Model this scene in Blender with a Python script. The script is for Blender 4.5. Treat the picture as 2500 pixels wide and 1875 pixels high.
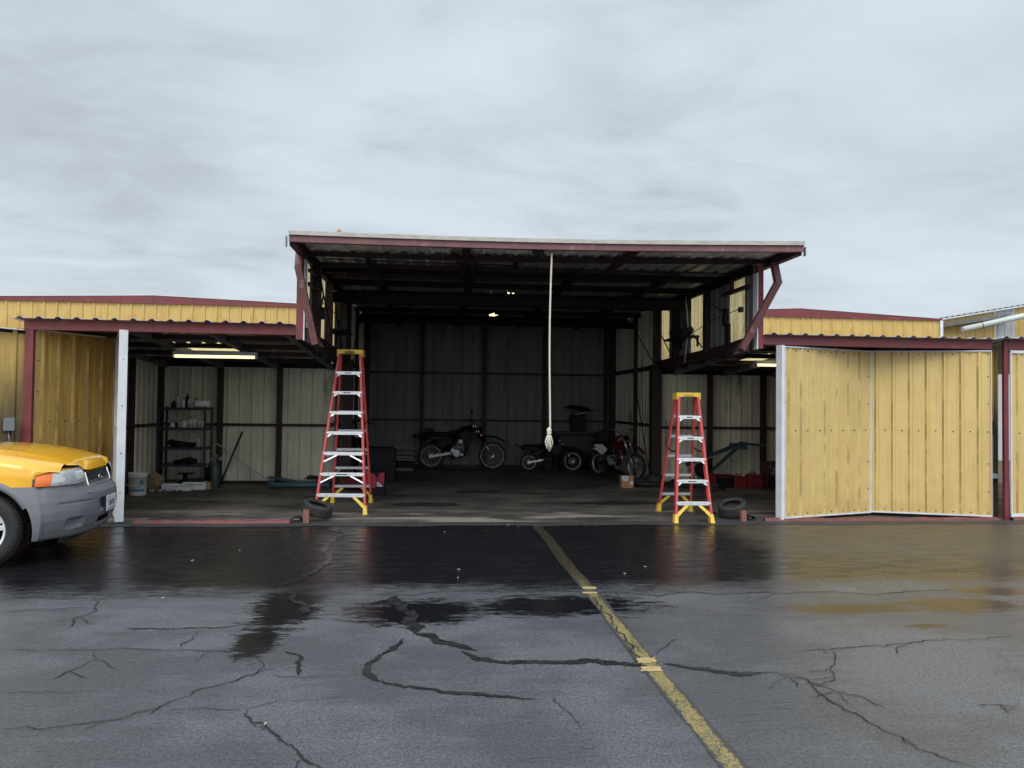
import bpy, bmesh, math, random
from math import sin, cos, pi, radians, atan, sqrt
from mathutils import Vector as V, Matrix as M
random.seed(7)
D = bpy.data
sc = bpy.context.scene
for o in list(D.objects): D.objects.remove(o)
col = sc.collection

# ---------------------------------------------------------------- camera
CH = 1.59
cd = D.cameras.new('camera'); cam = D.objects.new('camera', cd); col.objects.link(cam)
cd.sensor_width = 36; cd.lens = 1850/2500*36; cd.clip_end = 3000; cd.clip_start = .05
YAW, PIT, ROLL = radians(5.7), atan(47.5/1850), .012
cam.matrix_world = M.Translation((0, 0, CH)) @ M.Rotation(-YAW, 4, 'Z') @ M.Rotation(pi/2+PIT, 4, 'X') @ M.Rotation(ROLL, 4, 'Z')
sc.camera = cam
# ---------------------------------------------------------------- view
sc.view_settings.view_transform = 'Standard'; sc.view_settings.look = 'None'
sc.view_settings.gamma = 1; sc.view_settings.exposure = 0.15
# ---------------------------------------------------------------- world: overcast
SUN_EL, SUN_AZ = radians(42), radians(200)     # behind the camera
w = D.worlds.new('World'); sc.world = w; w.use_nodes = True
nt = w.node_tree; nt.nodes.clear(); N = nt.nodes.new; L = nt.links.new
def mth(nt, op, a, b=None, c=None):
    n = nt.nodes.new('ShaderNodeMath'); n.operation = op
    for i, v in enumerate((a, b, c)):
        if v is None: continue
        if isinstance(v, (int, float)): n.inputs[i].default_value = v
        else: nt.links.new(v, n.inputs[i])
    return n.outputs[0]
def mixc(nt, f, a, b, mode='MIX'):
    n = nt.nodes.new('ShaderNodeMix'); n.data_type = 'RGBA'; n.blend_type = mode
    for s, v in ((n.inputs['Factor'], f), (n.inputs['A'], a), (n.inputs['B'], b)):
        if isinstance(v, (int, float)): s.default_value = v
        elif isinstance(v, (tuple, list)): s.default_value = (*v[:3], 1)
        else: nt.links.new(v, s)
    return n.outputs['Result']
def ss(nt, x, a, b, lo=0, hi=1):
    n = nt.nodes.new('ShaderNodeMapRange'); n.interpolation_type = 'SMOOTHSTEP'
    nt.links.new(x, n.inputs[0])
    for i, v in enumerate((a, b, lo, hi)): n.inputs[i+1].default_value = v
    return n.outputs[0]
def noise(nt, vec, scale, detail=3, rough=.5, sc3=None, dist=0):
    if sc3:
        m = nt.nodes.new('ShaderNodeMapping'); m.inputs['Scale'].default_value = sc3
        nt.links.new(vec, m.inputs[0]); vec = m.outputs[0]
    n = nt.nodes.new('ShaderNodeTexNoise'); n.inputs['Scale'].default_value = scale
    n.inputs['Detail'].default_value = detail; n.inputs['Roughness'].default_value = rough
    n.inputs['Distortion'].default_value = dist
    nt.links.new(vec, n.inputs['Vector']); return n.outputs['Fac']
tc = N('ShaderNodeTexCoord'); gen = tc.outputs['Generated']
sx = N('ShaderNodeSeparateXYZ'); L(gen, sx.inputs[0])
zc = mth(nt, 'MAXIMUM', sx.outputs[2], 0.0)
den = mth(nt, 'ADD', zc, .13)
cx_ = N('ShaderNodeCombineXYZ'); L(mth(nt, 'DIVIDE', sx.outputs[0], den), cx_.inputs[0]); L(mth(nt, 'DIVIDE', sx.outputs[1], den), cx_.inputs[1])
n1 = noise(nt, cx_.outputs[0], .62, 5, .52, (1, 1.25, 1), .35)
n2 = noise(nt, cx_.outputs[0], 2.3, 5, .6, (.75, 1.2, 1), .5)
n3 = noise(nt, cx_.outputs[0], .3, 2, .5, (1, 1.6, 1))
cl = mth(nt, 'ADD', mth(nt, 'ADD', mth(nt, 'MULTIPLY', n1, .55), mth(nt, 'MULTIPLY', n2, .15)), mth(nt, 'MULTIPLY', n3, .39))
dv = N('ShaderNodeVectorMath'); dv.operation = 'DISTANCE'; L(gen, dv.inputs[0])
dv.inputs[1].default_value = (cam.matrix_world.to_3x3() @ V(((1400-1250)/1850, (937.5-250)/1850, -1))).normalized()
sm = mth(nt, 'MULTIPLY', ss(nt, mth(nt, 'ADD', dv.outputs['Value'], mth(nt, 'MULTIPLY', mth(nt, 'SUBTRACT', n2, .5), .5)), .24, .0), .085)
dv2 = N('ShaderNodeVectorMath'); dv2.operation = 'DISTANCE'; L(gen, dv2.inputs[0])
dv2.inputs[1].default_value = (cam.matrix_world.to_3x3() @ V(((350-1250)/1850, (937.5-480)/1850, -1))).normalized()
sm2 = mth(nt, 'MULTIPLY', ss(nt, mth(nt, 'ADD', dv2.outputs['Value'], mth(nt, 'MULTIPLY', mth(nt, 'SUBTRACT', n2, .5), .5)), .30, .0), .06)
cl = mth(nt, 'SUBTRACT', mth(nt, 'SUBTRACT', cl, sm), sm2)
cr = N('ShaderNodeValToRGB'); L(cl, cr.inputs[0])
cr.color_ramp.elements[0].position = .40; cr.color_ramp.elements[0].color = (.40, .435, .49, 1)
cr.color_ramp.elements[1].position = .66; cr.color_ramp.elements[1].color = (.635, .705, .75, 1)
e = cr.color_ramp.elements.new(.485); e.color = (.495, .55, .605, 1)
e = cr.color_ramp.elements.new(.56); e.color = (.565, .63, .68, 1)
# an overcast sky is brightest overhead and towards the veiled sun (behind the camera)
up = ss(nt, sx.outputs[2], .5, .95, 0, 1.0)
back = ss(nt, mth(nt, 'MULTIPLY', sx.outputs[1], -1.0), -.25, .75, 0, .72)
gain = mth(nt, 'ADD', mth(nt, 'ADD', up, back), 1.0)
bg1 = N('ShaderNodeBackground'); L(cr.outputs[0], bg1.inputs[0]); L(gain, bg1.inputs[1])
sky = N('ShaderNodeTexSky'); sky.sky_type = 'NISHITA'; sky.sun_disc = False
sky.sun_elevation = SUN_EL; sky.sun_rotation = SUN_AZ; sky.air_density = 1.0; sky.dust_density = 6.0
bg2 = N('ShaderNodeBackground'); L(sky.outputs[0], bg2.inputs[0]); bg2.inputs[1].default_value = .05*.35
ad = N('ShaderNodeAddShader'); L(bg1.outputs[0], ad.inputs[0]); L(bg2.outputs[0], ad.inputs[1])
wo = N('ShaderNodeOutputWorld'); L(ad.outputs[0], wo.inputs[0])
# ---------------------------------------------------------------- sun (veiled)
sl = D.lights.new('sun', 'SUN'); sl.energy = 1.0; sl.angle = radians(35); sl.color = (1, .97, .92)
so = D.objects.new('sun', sl); col.objects.link(so)
sdir = V((sin(SUN_AZ)*cos(SUN_EL), cos(SUN_AZ)*cos(SUN_EL), sin(SUN_EL)))
so.rotation_euler = sdir.to_track_quat('Z', 'Y').to_euler(); so.location = (0, -10, 30)

# ---------------------------------------------------------------- survey helper: photo point -> place in the world
RC = cam.matrix_world.to_3x3()
def G(x, y, z=0.0):
    d = RC @ V(((x-1250)/1850, -(y-937.5)/1850, -1)); t = (z-CH)/d.z
    return V((d.x*t, d.y*t, z))
def P(x, y, Y):
    d = RC @ V(((x-1250)/1850, -(y-937.5)/1850, -1)); t = Y/d.y
    return V((d.x*t, Y, CH+d.z*t))
# ---------------------------------------------------------------- materials
MT = {}
def mat(name, c, rough=.5, metal=0, var=.12, vs=6, bump=.0, bs=60, c2=None, c2s=3, c2t=.55, sc3=None, spec=.5, coat=0, trans=0, emis=None, alpha=None):
    if name in MT: return MT[name]
    m = D.materials.new(name); m.use_nodes = True; t = m.node_tree; b = t.nodes['Principled BSDF']
    co = t.nodes.new('ShaderNodeTexCoord').outputs['Object']
    n = noise(t, co, vs, 4, .6, sc3)
    f = ss(t, n, .3, .7, 1-var, 1+var)
    g = t.nodes.new('ShaderNodeVectorMath'); g.operation = 'SCALE'; g.inputs[0].default_value = c[:3]; t.links.new(f, g.inputs[3])
    out = g.outputs[0]
    if c2:
        n2 = noise(t, co, c2s, 6, .7, sc3)
        out = mixc(t, ss(t, n2, c2t, c2t+.12), out, c2)
    t.links.new(out, b.inputs['Base Color'])
    t.links.new(ss(t, n, .3, .7, max(rough-.08, .02), min(rough+.08, 1)), b.inputs['Roughness'])
    b.inputs['Metallic'].default_value = metal
    b.inputs['Specular IOR Level'].default_value = spec
    if coat: b.inputs['Coat Weight'].default_value = coat; b.inputs['Coat Roughness'].default_value = .06
    if trans: b.inputs['Transmission Weight'].default_value = trans
    if emis: b.inputs['Emission Color'].default_value = (*emis[0], 1); b.inputs['Emission Strength'].default_value = emis[1]
    if bump:
        bn = noise(t, co, bs, 3, .6); bb = t.nodes.new('ShaderNodeBump'); bb.inputs['Strength'].default_value = bump; bb.inputs['Distance'].default_value = .01
        t.links.new(bn, bb.inputs['Height']); t.links.new(bb.outputs[0], b.inputs['Normal'])
    MT[name] = m; return m

def yellow_metal(name, clean, stain, drip=.5, zlow=.35, zhigh=None, dirt=(.05, .04, .025), soot=0):
    """painted steel sheet, faded, with rain streaks that run down it"""
    m = D.materials.new(name); m.use_nodes = True; t = m.node_tree; b = t.nodes['Principled BSDF']
    ge = t.nodes.new('ShaderNodeNewGeometry'); co = ge.outputs['Position']
    s = t.nodes.new('ShaderNodeSeparateXYZ'); t.links.new(co, s.inputs[0]); z = s.outputs[2]
    n = noise(t, co, 1.3, 3, .5); c = mixc(t, ss(t, n, .3, .7, 0, .5), clean, tuple(v*.82 for v in clean))
    st = noise(t, co, 9, 4, .65, (1, 1, .07)); st2 = noise(t, co, 40, 3, .6, (1, 1, .04))
    f = mth(t, 'MULTIPLY', ss(t, st, .46, .66), drip)
    c = mixc(t, f, c, stain)
    c = mixc(t, mth(t, 'MULTIPLY', ss(t, st2, .6, .72), .35), c, tuple(v*.55 for v in stain))
    if zlow:   # ragged tide line of splashed dirt at the bottom
        e = mth(t, 'ADD', z, mth(t, 'MULTIPLY', mth(t, 'SUBTRACT', noise(t, co, 7, 4, .7, (1, 1, .25)), .5), .7))
        c = mixc(t, ss(t, e, zlow, zlow-.05, 0, .5), c, stain)
    if zhigh:  # washed tongues on the upper walls
        e = mth(t, 'ADD', z, mth(t, 'MULTIPLY', mth(t, 'SUBTRACT', noise(t, co, 5.5, 3, .6, (1, 1, .12)), .5), 1.5))
        c = mixc(t, ss(t, e, zhigh, zhigh-.04, 0, .75), c, stain)
    if soot:
        e = mth(t, 'ADD', z, mth(t, 'MULTIPLY', mth(t, 'SUBTRACT', noise(t, co, 4, 4, .6, (1, 1, .3)), .5), 1.2))
        c = mixc(t, ss(t, e, soot, soot-1.1, 0, .85), c, dirt)
    t.links.new(c, b.inputs['Base Color']); b.inputs['Roughness'].default_value = .42
    bb = t.nodes.new('ShaderNodeBump'); bb.inputs['Strength'].default_value = .5; bb.inputs['Distance'].default_value = .03
    t.links.new(noise(t, co, 3.5, 3, .5), bb.inputs['Height']); t.links.new(bb.outputs[0], b.inputs['Normal'])
    MT[name] = m; return m
yellow = yellow_metal('yellow_sheet', (.63, .465, .175), (.50, .34, .12), .34, .22)
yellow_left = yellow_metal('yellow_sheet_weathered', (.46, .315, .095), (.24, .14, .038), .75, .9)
def rib_metal(name, a, b_):
    m = D.materials.new(name); m.use_nodes = True; t = m.node_tree; b = t.nodes['Principled BSDF']
    co = t.nodes.new('ShaderNodeNewGeometry').outputs['Position']
    f = ss(t, mth(t, 'ADD', noise(t, co, 2.2, 4, .7, (1, 1, .9)), mth(t, 'MULTIPLY', mth(t, 'SUBTRACT', noise(t, co, 9, 3, .6, (1, 1, .25)), .5), .5)), .40, .60)
    t.links.new(mixc(t, f, a, b_), b.inputs['Base Color']); b.inputs['Roughness'].default_value = .5; return m
rib_y = rib_metal('rib_edge_stain', (.59, .44, .17), (.38, .26, .10))
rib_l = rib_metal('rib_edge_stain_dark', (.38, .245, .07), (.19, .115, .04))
yellow_up = yellow_metal('yellow_sheet_upper', (.58, .40, .125), (.49, .29, .07), .35, None, 3.15)
yellow_soot = yellow_metal('yellow_sheet_sooty', (.48, .33, .09), (.30, .19, .05), .4, .2, None, (.045, .035, .02), 2.3)
blackened = mat('shade_black_steel', (.012, .008, .009), .75, 0, .2, 4, spec=.2)  # darkness under the roof put into the steel's colour
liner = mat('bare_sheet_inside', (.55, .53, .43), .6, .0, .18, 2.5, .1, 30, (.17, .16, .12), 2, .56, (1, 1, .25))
liner_shade = mat('bare_sheet_shaded', (.135, .14, .135), .7, 0, .18, 2.5, .1, 30, (.08, .08, .07), 2, .56, (1, 1, .25))  # same bare sheet with the shade of the deep interior painted in
roof_in = mat('roof_sheet_underside', (.06, .06, .06), .6, 0, .2, 2, .1, 30, (.09, .08, .07), 3, .55)
roof_mt = mat('galvanised_roof', (.42, .43, .44), .38, .5, .15, 3)
door_in = mat('door_sheet_underside', (.70, .68, .66), .6, .0, .25, 3, .1, 30, (.3, .27, .24), 2.2, .52)
red = mat('faded_red_paint', (.17, .032, .037), .5, 0, .18, 4, .1, 40, (.27, .075, .07), 5, .6)
redd = mat('dark_red_primer', (.026, .008, .009), .7, 0, .2, 4)
reds = mat('scuffed_red_sill', (.17, .045, .038), .6, 0, .3, 14, .3, 60, (.10, .06, .05), 9, .5)
mauve = mat('weathered_red_fascia', (.175, .072, .075), .55, 0, .2, 4, .1, 40, (.27, .13, .12), 6, .55)
white = mat('white_trim', (.66, .68, .72), .45, 0, .06, 5, 0, 60, (.45, .43, .40), 7, .66)
offw = mat('dirty_white_edge', (.43, .41, .37), .6, 0, .15, 8, .2, 60, (.22, .18, .13), 14, .60, (1, 1, 3))
blk = mat('black_rubber', (.018, .018, .018), .7, 0, .2, 20, .3, 80)
tyre = mat('worn_tyre_rubber', (.030, .030, .029), .75, 0, .25, 12, .4, 70, (.06, .055, .05), 6, .6)
dark = mat('dark_plastic', (.008, .008, .010), .55, 0, .2, 10, spec=.18)
steel = mat('bare_steel', (.45, .45, .45), .32, .9, .15, 20)
alu = mat('aluminium', (.75, .76, .77), .36, .55, .06, 14, 0, 60, (.50, .50, .50), 30, .68)
alub = mat('dull_aluminium', (.42, .43, .45), .45, .5, .1, 14)
fib = mat('red_fibreglass', (.50, .062, .058), .42, 0, .1, 30, .05, 200, (.58, .22, .20), 18, .60)
yplas = mat('yellow_plastic', (.74, .50, .055), .45, 0, .08, 20, 0, 60, (.5, .28, .05), 22, .68)
cyl_g = mat('green_gas_bottle', (.03, .055, .05), .45, 0, .1)
card = mat('brown_cardboard', (.36, .20, .10), .85, 0, .1, 12, .1, 50)
cardd = mat('soiled_cardboard', (.20, .14, .08), .9, 0, .25, 6, .3, 30)
paper = mat('white_paper', (.6, .62, .66), .8, 0, .08, 10)
ink = mat('dark_print', (.03, .03, .035), .7)
woodr = mat('painted_wood_block', (.22, .095, .075), .75, 0, .15, 30, .3, 60, (.30, .18, .14), 20, .58)
wood = mat('grey_lumber', (.19, .17, .16), .8, 0, .2, 12, .2, 50, None, 3, .5, (8, 1, 1))
pail = mat('white_pail_plastic', (.56, .56, .53), .5, 0, .06, 6, 0, 60, (.42, .40, .35), 8, .64)
blue = mat('blue_print', (.03, .12, .30), .6)
creepb = mat('blue_vinyl', (.022, .06, .09), .4, 0, .15, 6)
redcan = mat('red_fuel_can', (.15, .008, .014), .5, 0, .15, 8)
ropem = mat('cotton_rope', (.66, .62, .50), .9, 0, .12, 40, .5, 120)
navy = mat('dark_shelf_paint', (.018, .020, .032), .55, 0, .2, 12)
glassw = mat('cloudy_bottle', (.36, .38, .37), .4, 0, .3, 25)
carp = mat('yellow_car_paint', (.90, .45, .012), .28, 0, .03, 2, 0, 60, None, 3, .5, None, .5, .9)
clad = mat('grey_bumper_plastic', (.165, .17, .185), .55, 0, .06, 5, .12, 260)
cladd = mat('dark_bumper_plastic', (.05, .052, .058), .6, 0, .1, 8)
lens_c = mat('headlight_reflector', (.62, .64, .65), .18, .35, .12, 24, .2, 28)
amber = mat('amber_lens', (.85, .20, .04), .25, 0, .06, 12, .15, 60)
chrome = mat('chrome', (.85, .86, .88), .1, 1, .03)
glassd = mat('dark_glass', (.01, .012, .014), .05, 0, 0, 3, 0, 60, None, 3, .5, None, .6)
bikeblk = mat('black_bike_plastic', (.005, .005, .006), .45, 0, .2, 8, spec=.15)
bikered = mat('red_bike_plastic', (.07, .007, .012), .35, 0, .1, 8)
bikewht = mat('white_number_plate', (.62, .64, .60), .5, 0, .05)
orange = mat('orange_indicator', (.75, .25, .06), .4)
hoistb = mat('blue_steel_paint', (.02, .05, .08), .5, 0, .2, 12)
tubem = mat('fluorescent_tube', (.9, .85, .6), .4, emis=((1, .86, .44), 1.5))
tubem2 = mat('fluorescent_tube_far', (.9, .85, .6), .4, emis=((1, .88, .42), 2.0))
sealm = mat('crack_sealant', (.027, .027, .030), .27, 0, .2, 12, .1, 60)
crackm = mat('open_crack', (.012, .012, .013), .9, 0, .2, 12)
lightp = mat('pale_gutter', (.56, .60, .58), .45, 0, .05, 4, 0, 60, (.42, .43, .38), 5, .62)
fibg = mat('grey_fibreglass_panel', (.46, .48, .50), .5, 0, .08, 2)
boxgrey = mat('grey_electrical_box', (.20, .22, .24), .45, .3, .05)
hose_m = mat('pale_hose', (.38, .37, .34), .6)
# translucent wall strips
m = D.materials.new('translucent_strip'); m.use_nodes = True; t = m.node_tree; t.nodes.clear()
co = t.nodes.new('ShaderNodeTexCoord').outputs['Object']
cc = mixc(t, ss(t, noise(t, co, 7, 5, .7, (1, 2, .12)), .42, .68), (.97, .90, .68), (.80, .66, .38))
cc = mixc(t, ss(t, noise(t, co, 26, 3, .6, (1, 2, .3)), .58, .74), cc, (.42, .28, .10))
tr = t.nodes.new('ShaderNodeBsdfTranslucent'); df = t.nodes.new('ShaderNodeBsdfDiffuse'); t.links.new(cc, tr.inputs[0]); t.links.new(cc, df.inputs[0])
mx = t.nodes.new('ShaderNodeMixShader'); mx.inputs[0].default_value = .12; t.links.new(tr.outputs[0], mx.inputs[1]); t.links.new(df.outputs[0], mx.inputs[2])
oo = t.nodes.new('ShaderNodeOutputMaterial'); t.links.new(mx.outputs[0], oo.inputs[0]); strip_m = m

def asphalt_mat():
    m = D.materials.new('wet_asphalt'); m.use_nodes = True; t = m.node_tree; b = t.nodes['Principled BSDF']
    ge = t.nodes.new('ShaderNodeNewGeometry'); co = ge.outputs['Position']
    s = t.nodes.new('ShaderNodeSeparateXYZ'); t.links.new(co, s.inputs[0]); X, Y = s.outputs[0], s.outputs[1]
    edge = mth(t, 'SUBTRACT', noise(t, co, 1.1, 5, .62, (1, 1.6, 1)), .5)
    fe = mth(t, 'SUBTRACT', noise(t, co, 9, 4, .7, (.45, 1.6, 1)), .5)
    ff = mth(t, 'SUBTRACT', noise(t, co, 34, 3, .7, (.28, 1.5, 1)), .5)
    fe = mth(t, 'ADD', fe, mth(t, 'MULTIPLY', ff, .75))
    # the wet strip along the hangar
    yy = mth(t, 'ADD', Y, mth(t, 'ADD', mth(t, 'MULTIPLY', edge, .9), mth(t, 'MULTIPLY', fe, .8)))
    wet = ss(t, yy, 6.25, 6.85)
    for (x, y, rx, ry) in ((-1.12, 6.0, .30, .80), (-1.15, 5.2, .16, .4), (1.0, 5.95, .75, .34), (-.1, 5.85, .55, .40), (4.25, 5.8, .62, .26), (3.35, 5.75, .7, .16), (3.6, 5.25, .20, .06), (4.9, 6.2, .5, .2)):
        c_ = t.nodes.new('ShaderNodeCombineXYZ')
        t.links.new(mth(t, 'DIVIDE', mth(t, 'SUBTRACT', X, x), rx), c_.inputs[0]); t.links.new(mth(t, 'DIVIDE', mth(t, 'SUBTRACT', Y, y), ry), c_.inputs[1])
        ln = t.nodes.new('ShaderNodeVectorMath'); ln.operation = 'LENGTH'; t.links.new(c_.outputs[0], ln.inputs[0])
        d = mth(t, 'ADD', ln.outputs['Value'], mth(t, 'ADD', mth(t, 'MULTIPLY', edge, 1.4), mth(t, 'MULTIPLY', fe, 1.9)))
        wet = mth(t, 'MAXIMUM', wet, ss(t, d, 1.1, .65))
    gr = noise(t, co, 105, 3, .8); gr2 = noise(t, co, 42, 4, .8)
    pat = noise(t, co, .8, 4, .6)
    damp = ss(t, mth(t, 'ADD', pat, mth(t, 'MULTIPLY', noise(t, co, 5, 4, .7, (.3, 1.5, 1)), .35)), .52, .78)
    base = mixc(t, ss(t, mth(t, 'ADD', mth(t, 'MULTIPLY', gr, .6), mth(t, 'MULTIPLY', gr2, .4)), .36, .64), (.036, .038, .043), (.205, .212, .228))
    base = mixc(t, mth(t, 'MULTIPLY', ss(t, gr, .66, .74), .6), base, (.34, .34, .35))
    base = mixc(t, mth(t, 'MULTIPLY', damp, .5), base, (.040, .042, .047))
    # blurred reflection of the folded doors, painted brown into the wet colour
    door_refl = mth(t, 'MULTIPLY', ss(t, mth(t, 'ADD', X, mth(t, 'MULTIPLY', edge, 2.0)), 3.2, 4.4), ss(t, yy, 6.6, 8.2))
    wbase = mixc(t, door_refl, (.010, .010, .012), (.075, .064, .045))
    c = mixc(t, wet, base, wbase)
    t.links.new(c, b.inputs['Base Color'])
    wr = mth(t, 'ADD', ss(t, noise(t, co, 6, 5, .72, (.35, 1.4, 1)), .36, .70, .16, .40), mth(t, 'MULTIPLY', door_refl, .22))
    wr = mth(t, 'MULTIPLY', wr, ss(t, Y, 6.2, 7.0, .08, 1))
    mxr = t.nodes.new('ShaderNodeMix'); mxr.data_type = 'FLOAT'; t.links.new(wet, mxr.inputs[0])
    film = ss(t, mth(t, 'ADD', X, mth(t, 'MULTIPLY', edge, 3.0)), .8, 3.4, 0, .13)
    t.links.new(mth(t, 'SUBTRACT', ss(t, damp, 0, 1, .43, .33), film), mxr.inputs[2]); t.links.new(wr, mxr.inputs[3]); t.links.new(mxr.outputs[0], b.inputs['Roughness'])
    b.inputs['Specular IOR Level'].default_value = .5
    hgt = mth(t, 'ADD', mth(t, 'MULTIPLY', gr, .6), mth(t, 'MULTIPLY', gr2, .8))
    strk = mth(t, 'MULTIPLY', ss(t, noise(t, co, 14, 4, .75, (.22, 1.6, 1)), .55, .7), mth(t, 'MULTIPLY', ss(t, pat, .45, .6), 1.2))
    hgt = mth(t, 'SUBTRACT', hgt, strk)
    bb = t.nodes.new('ShaderNodeBump'); bb.inputs['Distance'].default_value = .011
    t.links.new(hgt, bb.inputs['Height']); t.links.new(ss(t, wet, 0, 1, .8, .14), bb.inputs['Strength'])
    t.links.new(bb.outputs[0], b.inputs['Normal'])
    return m
def floor_mat():
    m = D.materials.new('stained_hangar_floor'); m.use_nodes = True; t = m.node_tree; b = t.nodes['Principled BSDF']
    ge = t.nodes.new('ShaderNodeNewGeometry'); co = ge.outputs['Position']
    s = t.nodes.new('ShaderNodeSeparateXYZ'); t.links.new(co, s.inputs[0]); Y = s.outputs[1]
    base = mixc(t, ss(t, noise(t, co, .9, 5, .65), .35, .7), (.046, .044, .043), (.13, .122, .11))
    lo = noise(t, co, 1.4, 5, .62, (.30, 1.7, 1), .4)
    near = ss(t, mth(t, 'ADD', Y, mth(t, 'MULTIPLY', mth(t, 'SUBTRACT', noise(t, co, .9, 3, .6, (.5, .5, 1)), .5), 3)), 11.6, 10.6)
    f = mth(t, 'MULTIPLY', ss(t, lo, .5, .64), ss(t, near, 0, 1, .12, .9))
    c = mixc(t, f, base, (.30, .27, .225))
    c = mixc(t, mth(t, 'MULTIPLY', ss(t, noise(t, co, 1.0, 4, .6, (.6, 1.6, 1)), .58, .64), .8), c, (.022, .021, .020))
    for (x, y, rx, ry) in ((-.1, 11.9, .6, .28), (2.9, 12.0, .8, .25)):
        c_ = t.nodes.new('ShaderNodeCombineXYZ'); s0 = s
        t.links.new(mth(t, 'DIVIDE', mth(t, 'SUBTRACT', s.outputs[0], x), rx), c_.inputs[0]); t.links.new(mth(t, 'DIVIDE', mth(t, 'SUBTRACT', Y, y), ry), c_.inputs[1])
        ln = t.nodes.new('ShaderNodeVectorMath'); ln.operation = 'LENGTH'; t.links.new(c_.outputs[0], ln.inputs[0])
        d = mth(t, 'ADD', ln.outputs['Value'], mth(t, 'MULTIPLY', mth(t, 'SUBTRACT', noise(t, co, 3, 4, .6), .5), 1.2))
        c = mixc(t, mth(t, 'MULTIPLY', ss(t, d, 1.0, .8), .85), c, (.010, .010, .011))
    t.links.new(c, b.inputs['Base Color'])
    t.links.new(ss(t, lo, .3, .7, .42, .75), b.inputs['Roughness'])
    b.inputs['Specular IOR Level'].default_value = .3
    bb = t.nodes.new('ShaderNodeBump'); bb.inputs['Distance'].default_value = .004; bb.inputs['Strength'].default_value = .6
    t.links.new(noise(t, co, 70, 4, .7), bb.inputs['Height']); t.links.new(bb.outputs[0], b.inputs['Normal'])
    return m
def line_mat():
    m = D.materials.new('worn_yellow_line'); m.use_nodes = True; t = m.node_tree; b = t.nodes['Principled BSDF']
    ge = t.nodes.new('ShaderNodeNewGeometry'); co = ge.outputs['Position']
    s = t.nodes.new('ShaderNodeSeparateXYZ'); t.links.new(co, s.inputs[0])
    g = noise(t, co, 95, 3, .7); p = noise(t, co, 5, 4, .6)
    near = ss(t, s.outputs[1], 9.0, 4.6, -.15, .05)
    ed = mth(t, 'ABSOLUTE', mth(t, 'SUBTRACT', mth(t, 'ADD', s.outputs[0], mth(t, 'MULTIPLY', mth(t, 'SUBTRACT', noise(t, co, 14, 4, .7), .5), .05)), 1.324))
    near = mth(t, 'SUBTRACT', near, ss(t, ed, .030, .062, 0, .28))
    c = mixc(t, ss(t, mth(t, 'ADD', mth(t, 'ADD', g, near), mth(t, 'MULTIPLY', mth(t, 'SUBTRACT', p, .5), .35)), .42, .58), (.055, .054, .05), (.30, .235, .085))
    c = mixc(t, ss(t, s.outputs[1], 6.2, 7.4, 0, .8), c, mixc(t, ss(t, g, .4, .6), (.014, .014, .012), (.075, .06, .028)))
    t.links.new(c, b.inputs['Base Color']); t.links.new(ss(t, s.outputs[1], 6.2, 7.4, .42, .24), b.inputs['Roughness'])
    bb = t.nodes.new('ShaderNodeBump'); bb.inputs['Distance'].default_value = .005; bb.inputs['Strength'].default_value = .6
    t.links.new(noise(t, co, 150, 2, .6), bb.inputs['Height']); t.links.new(bb.outputs[0], b.inputs['Normal'])
    return m

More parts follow.
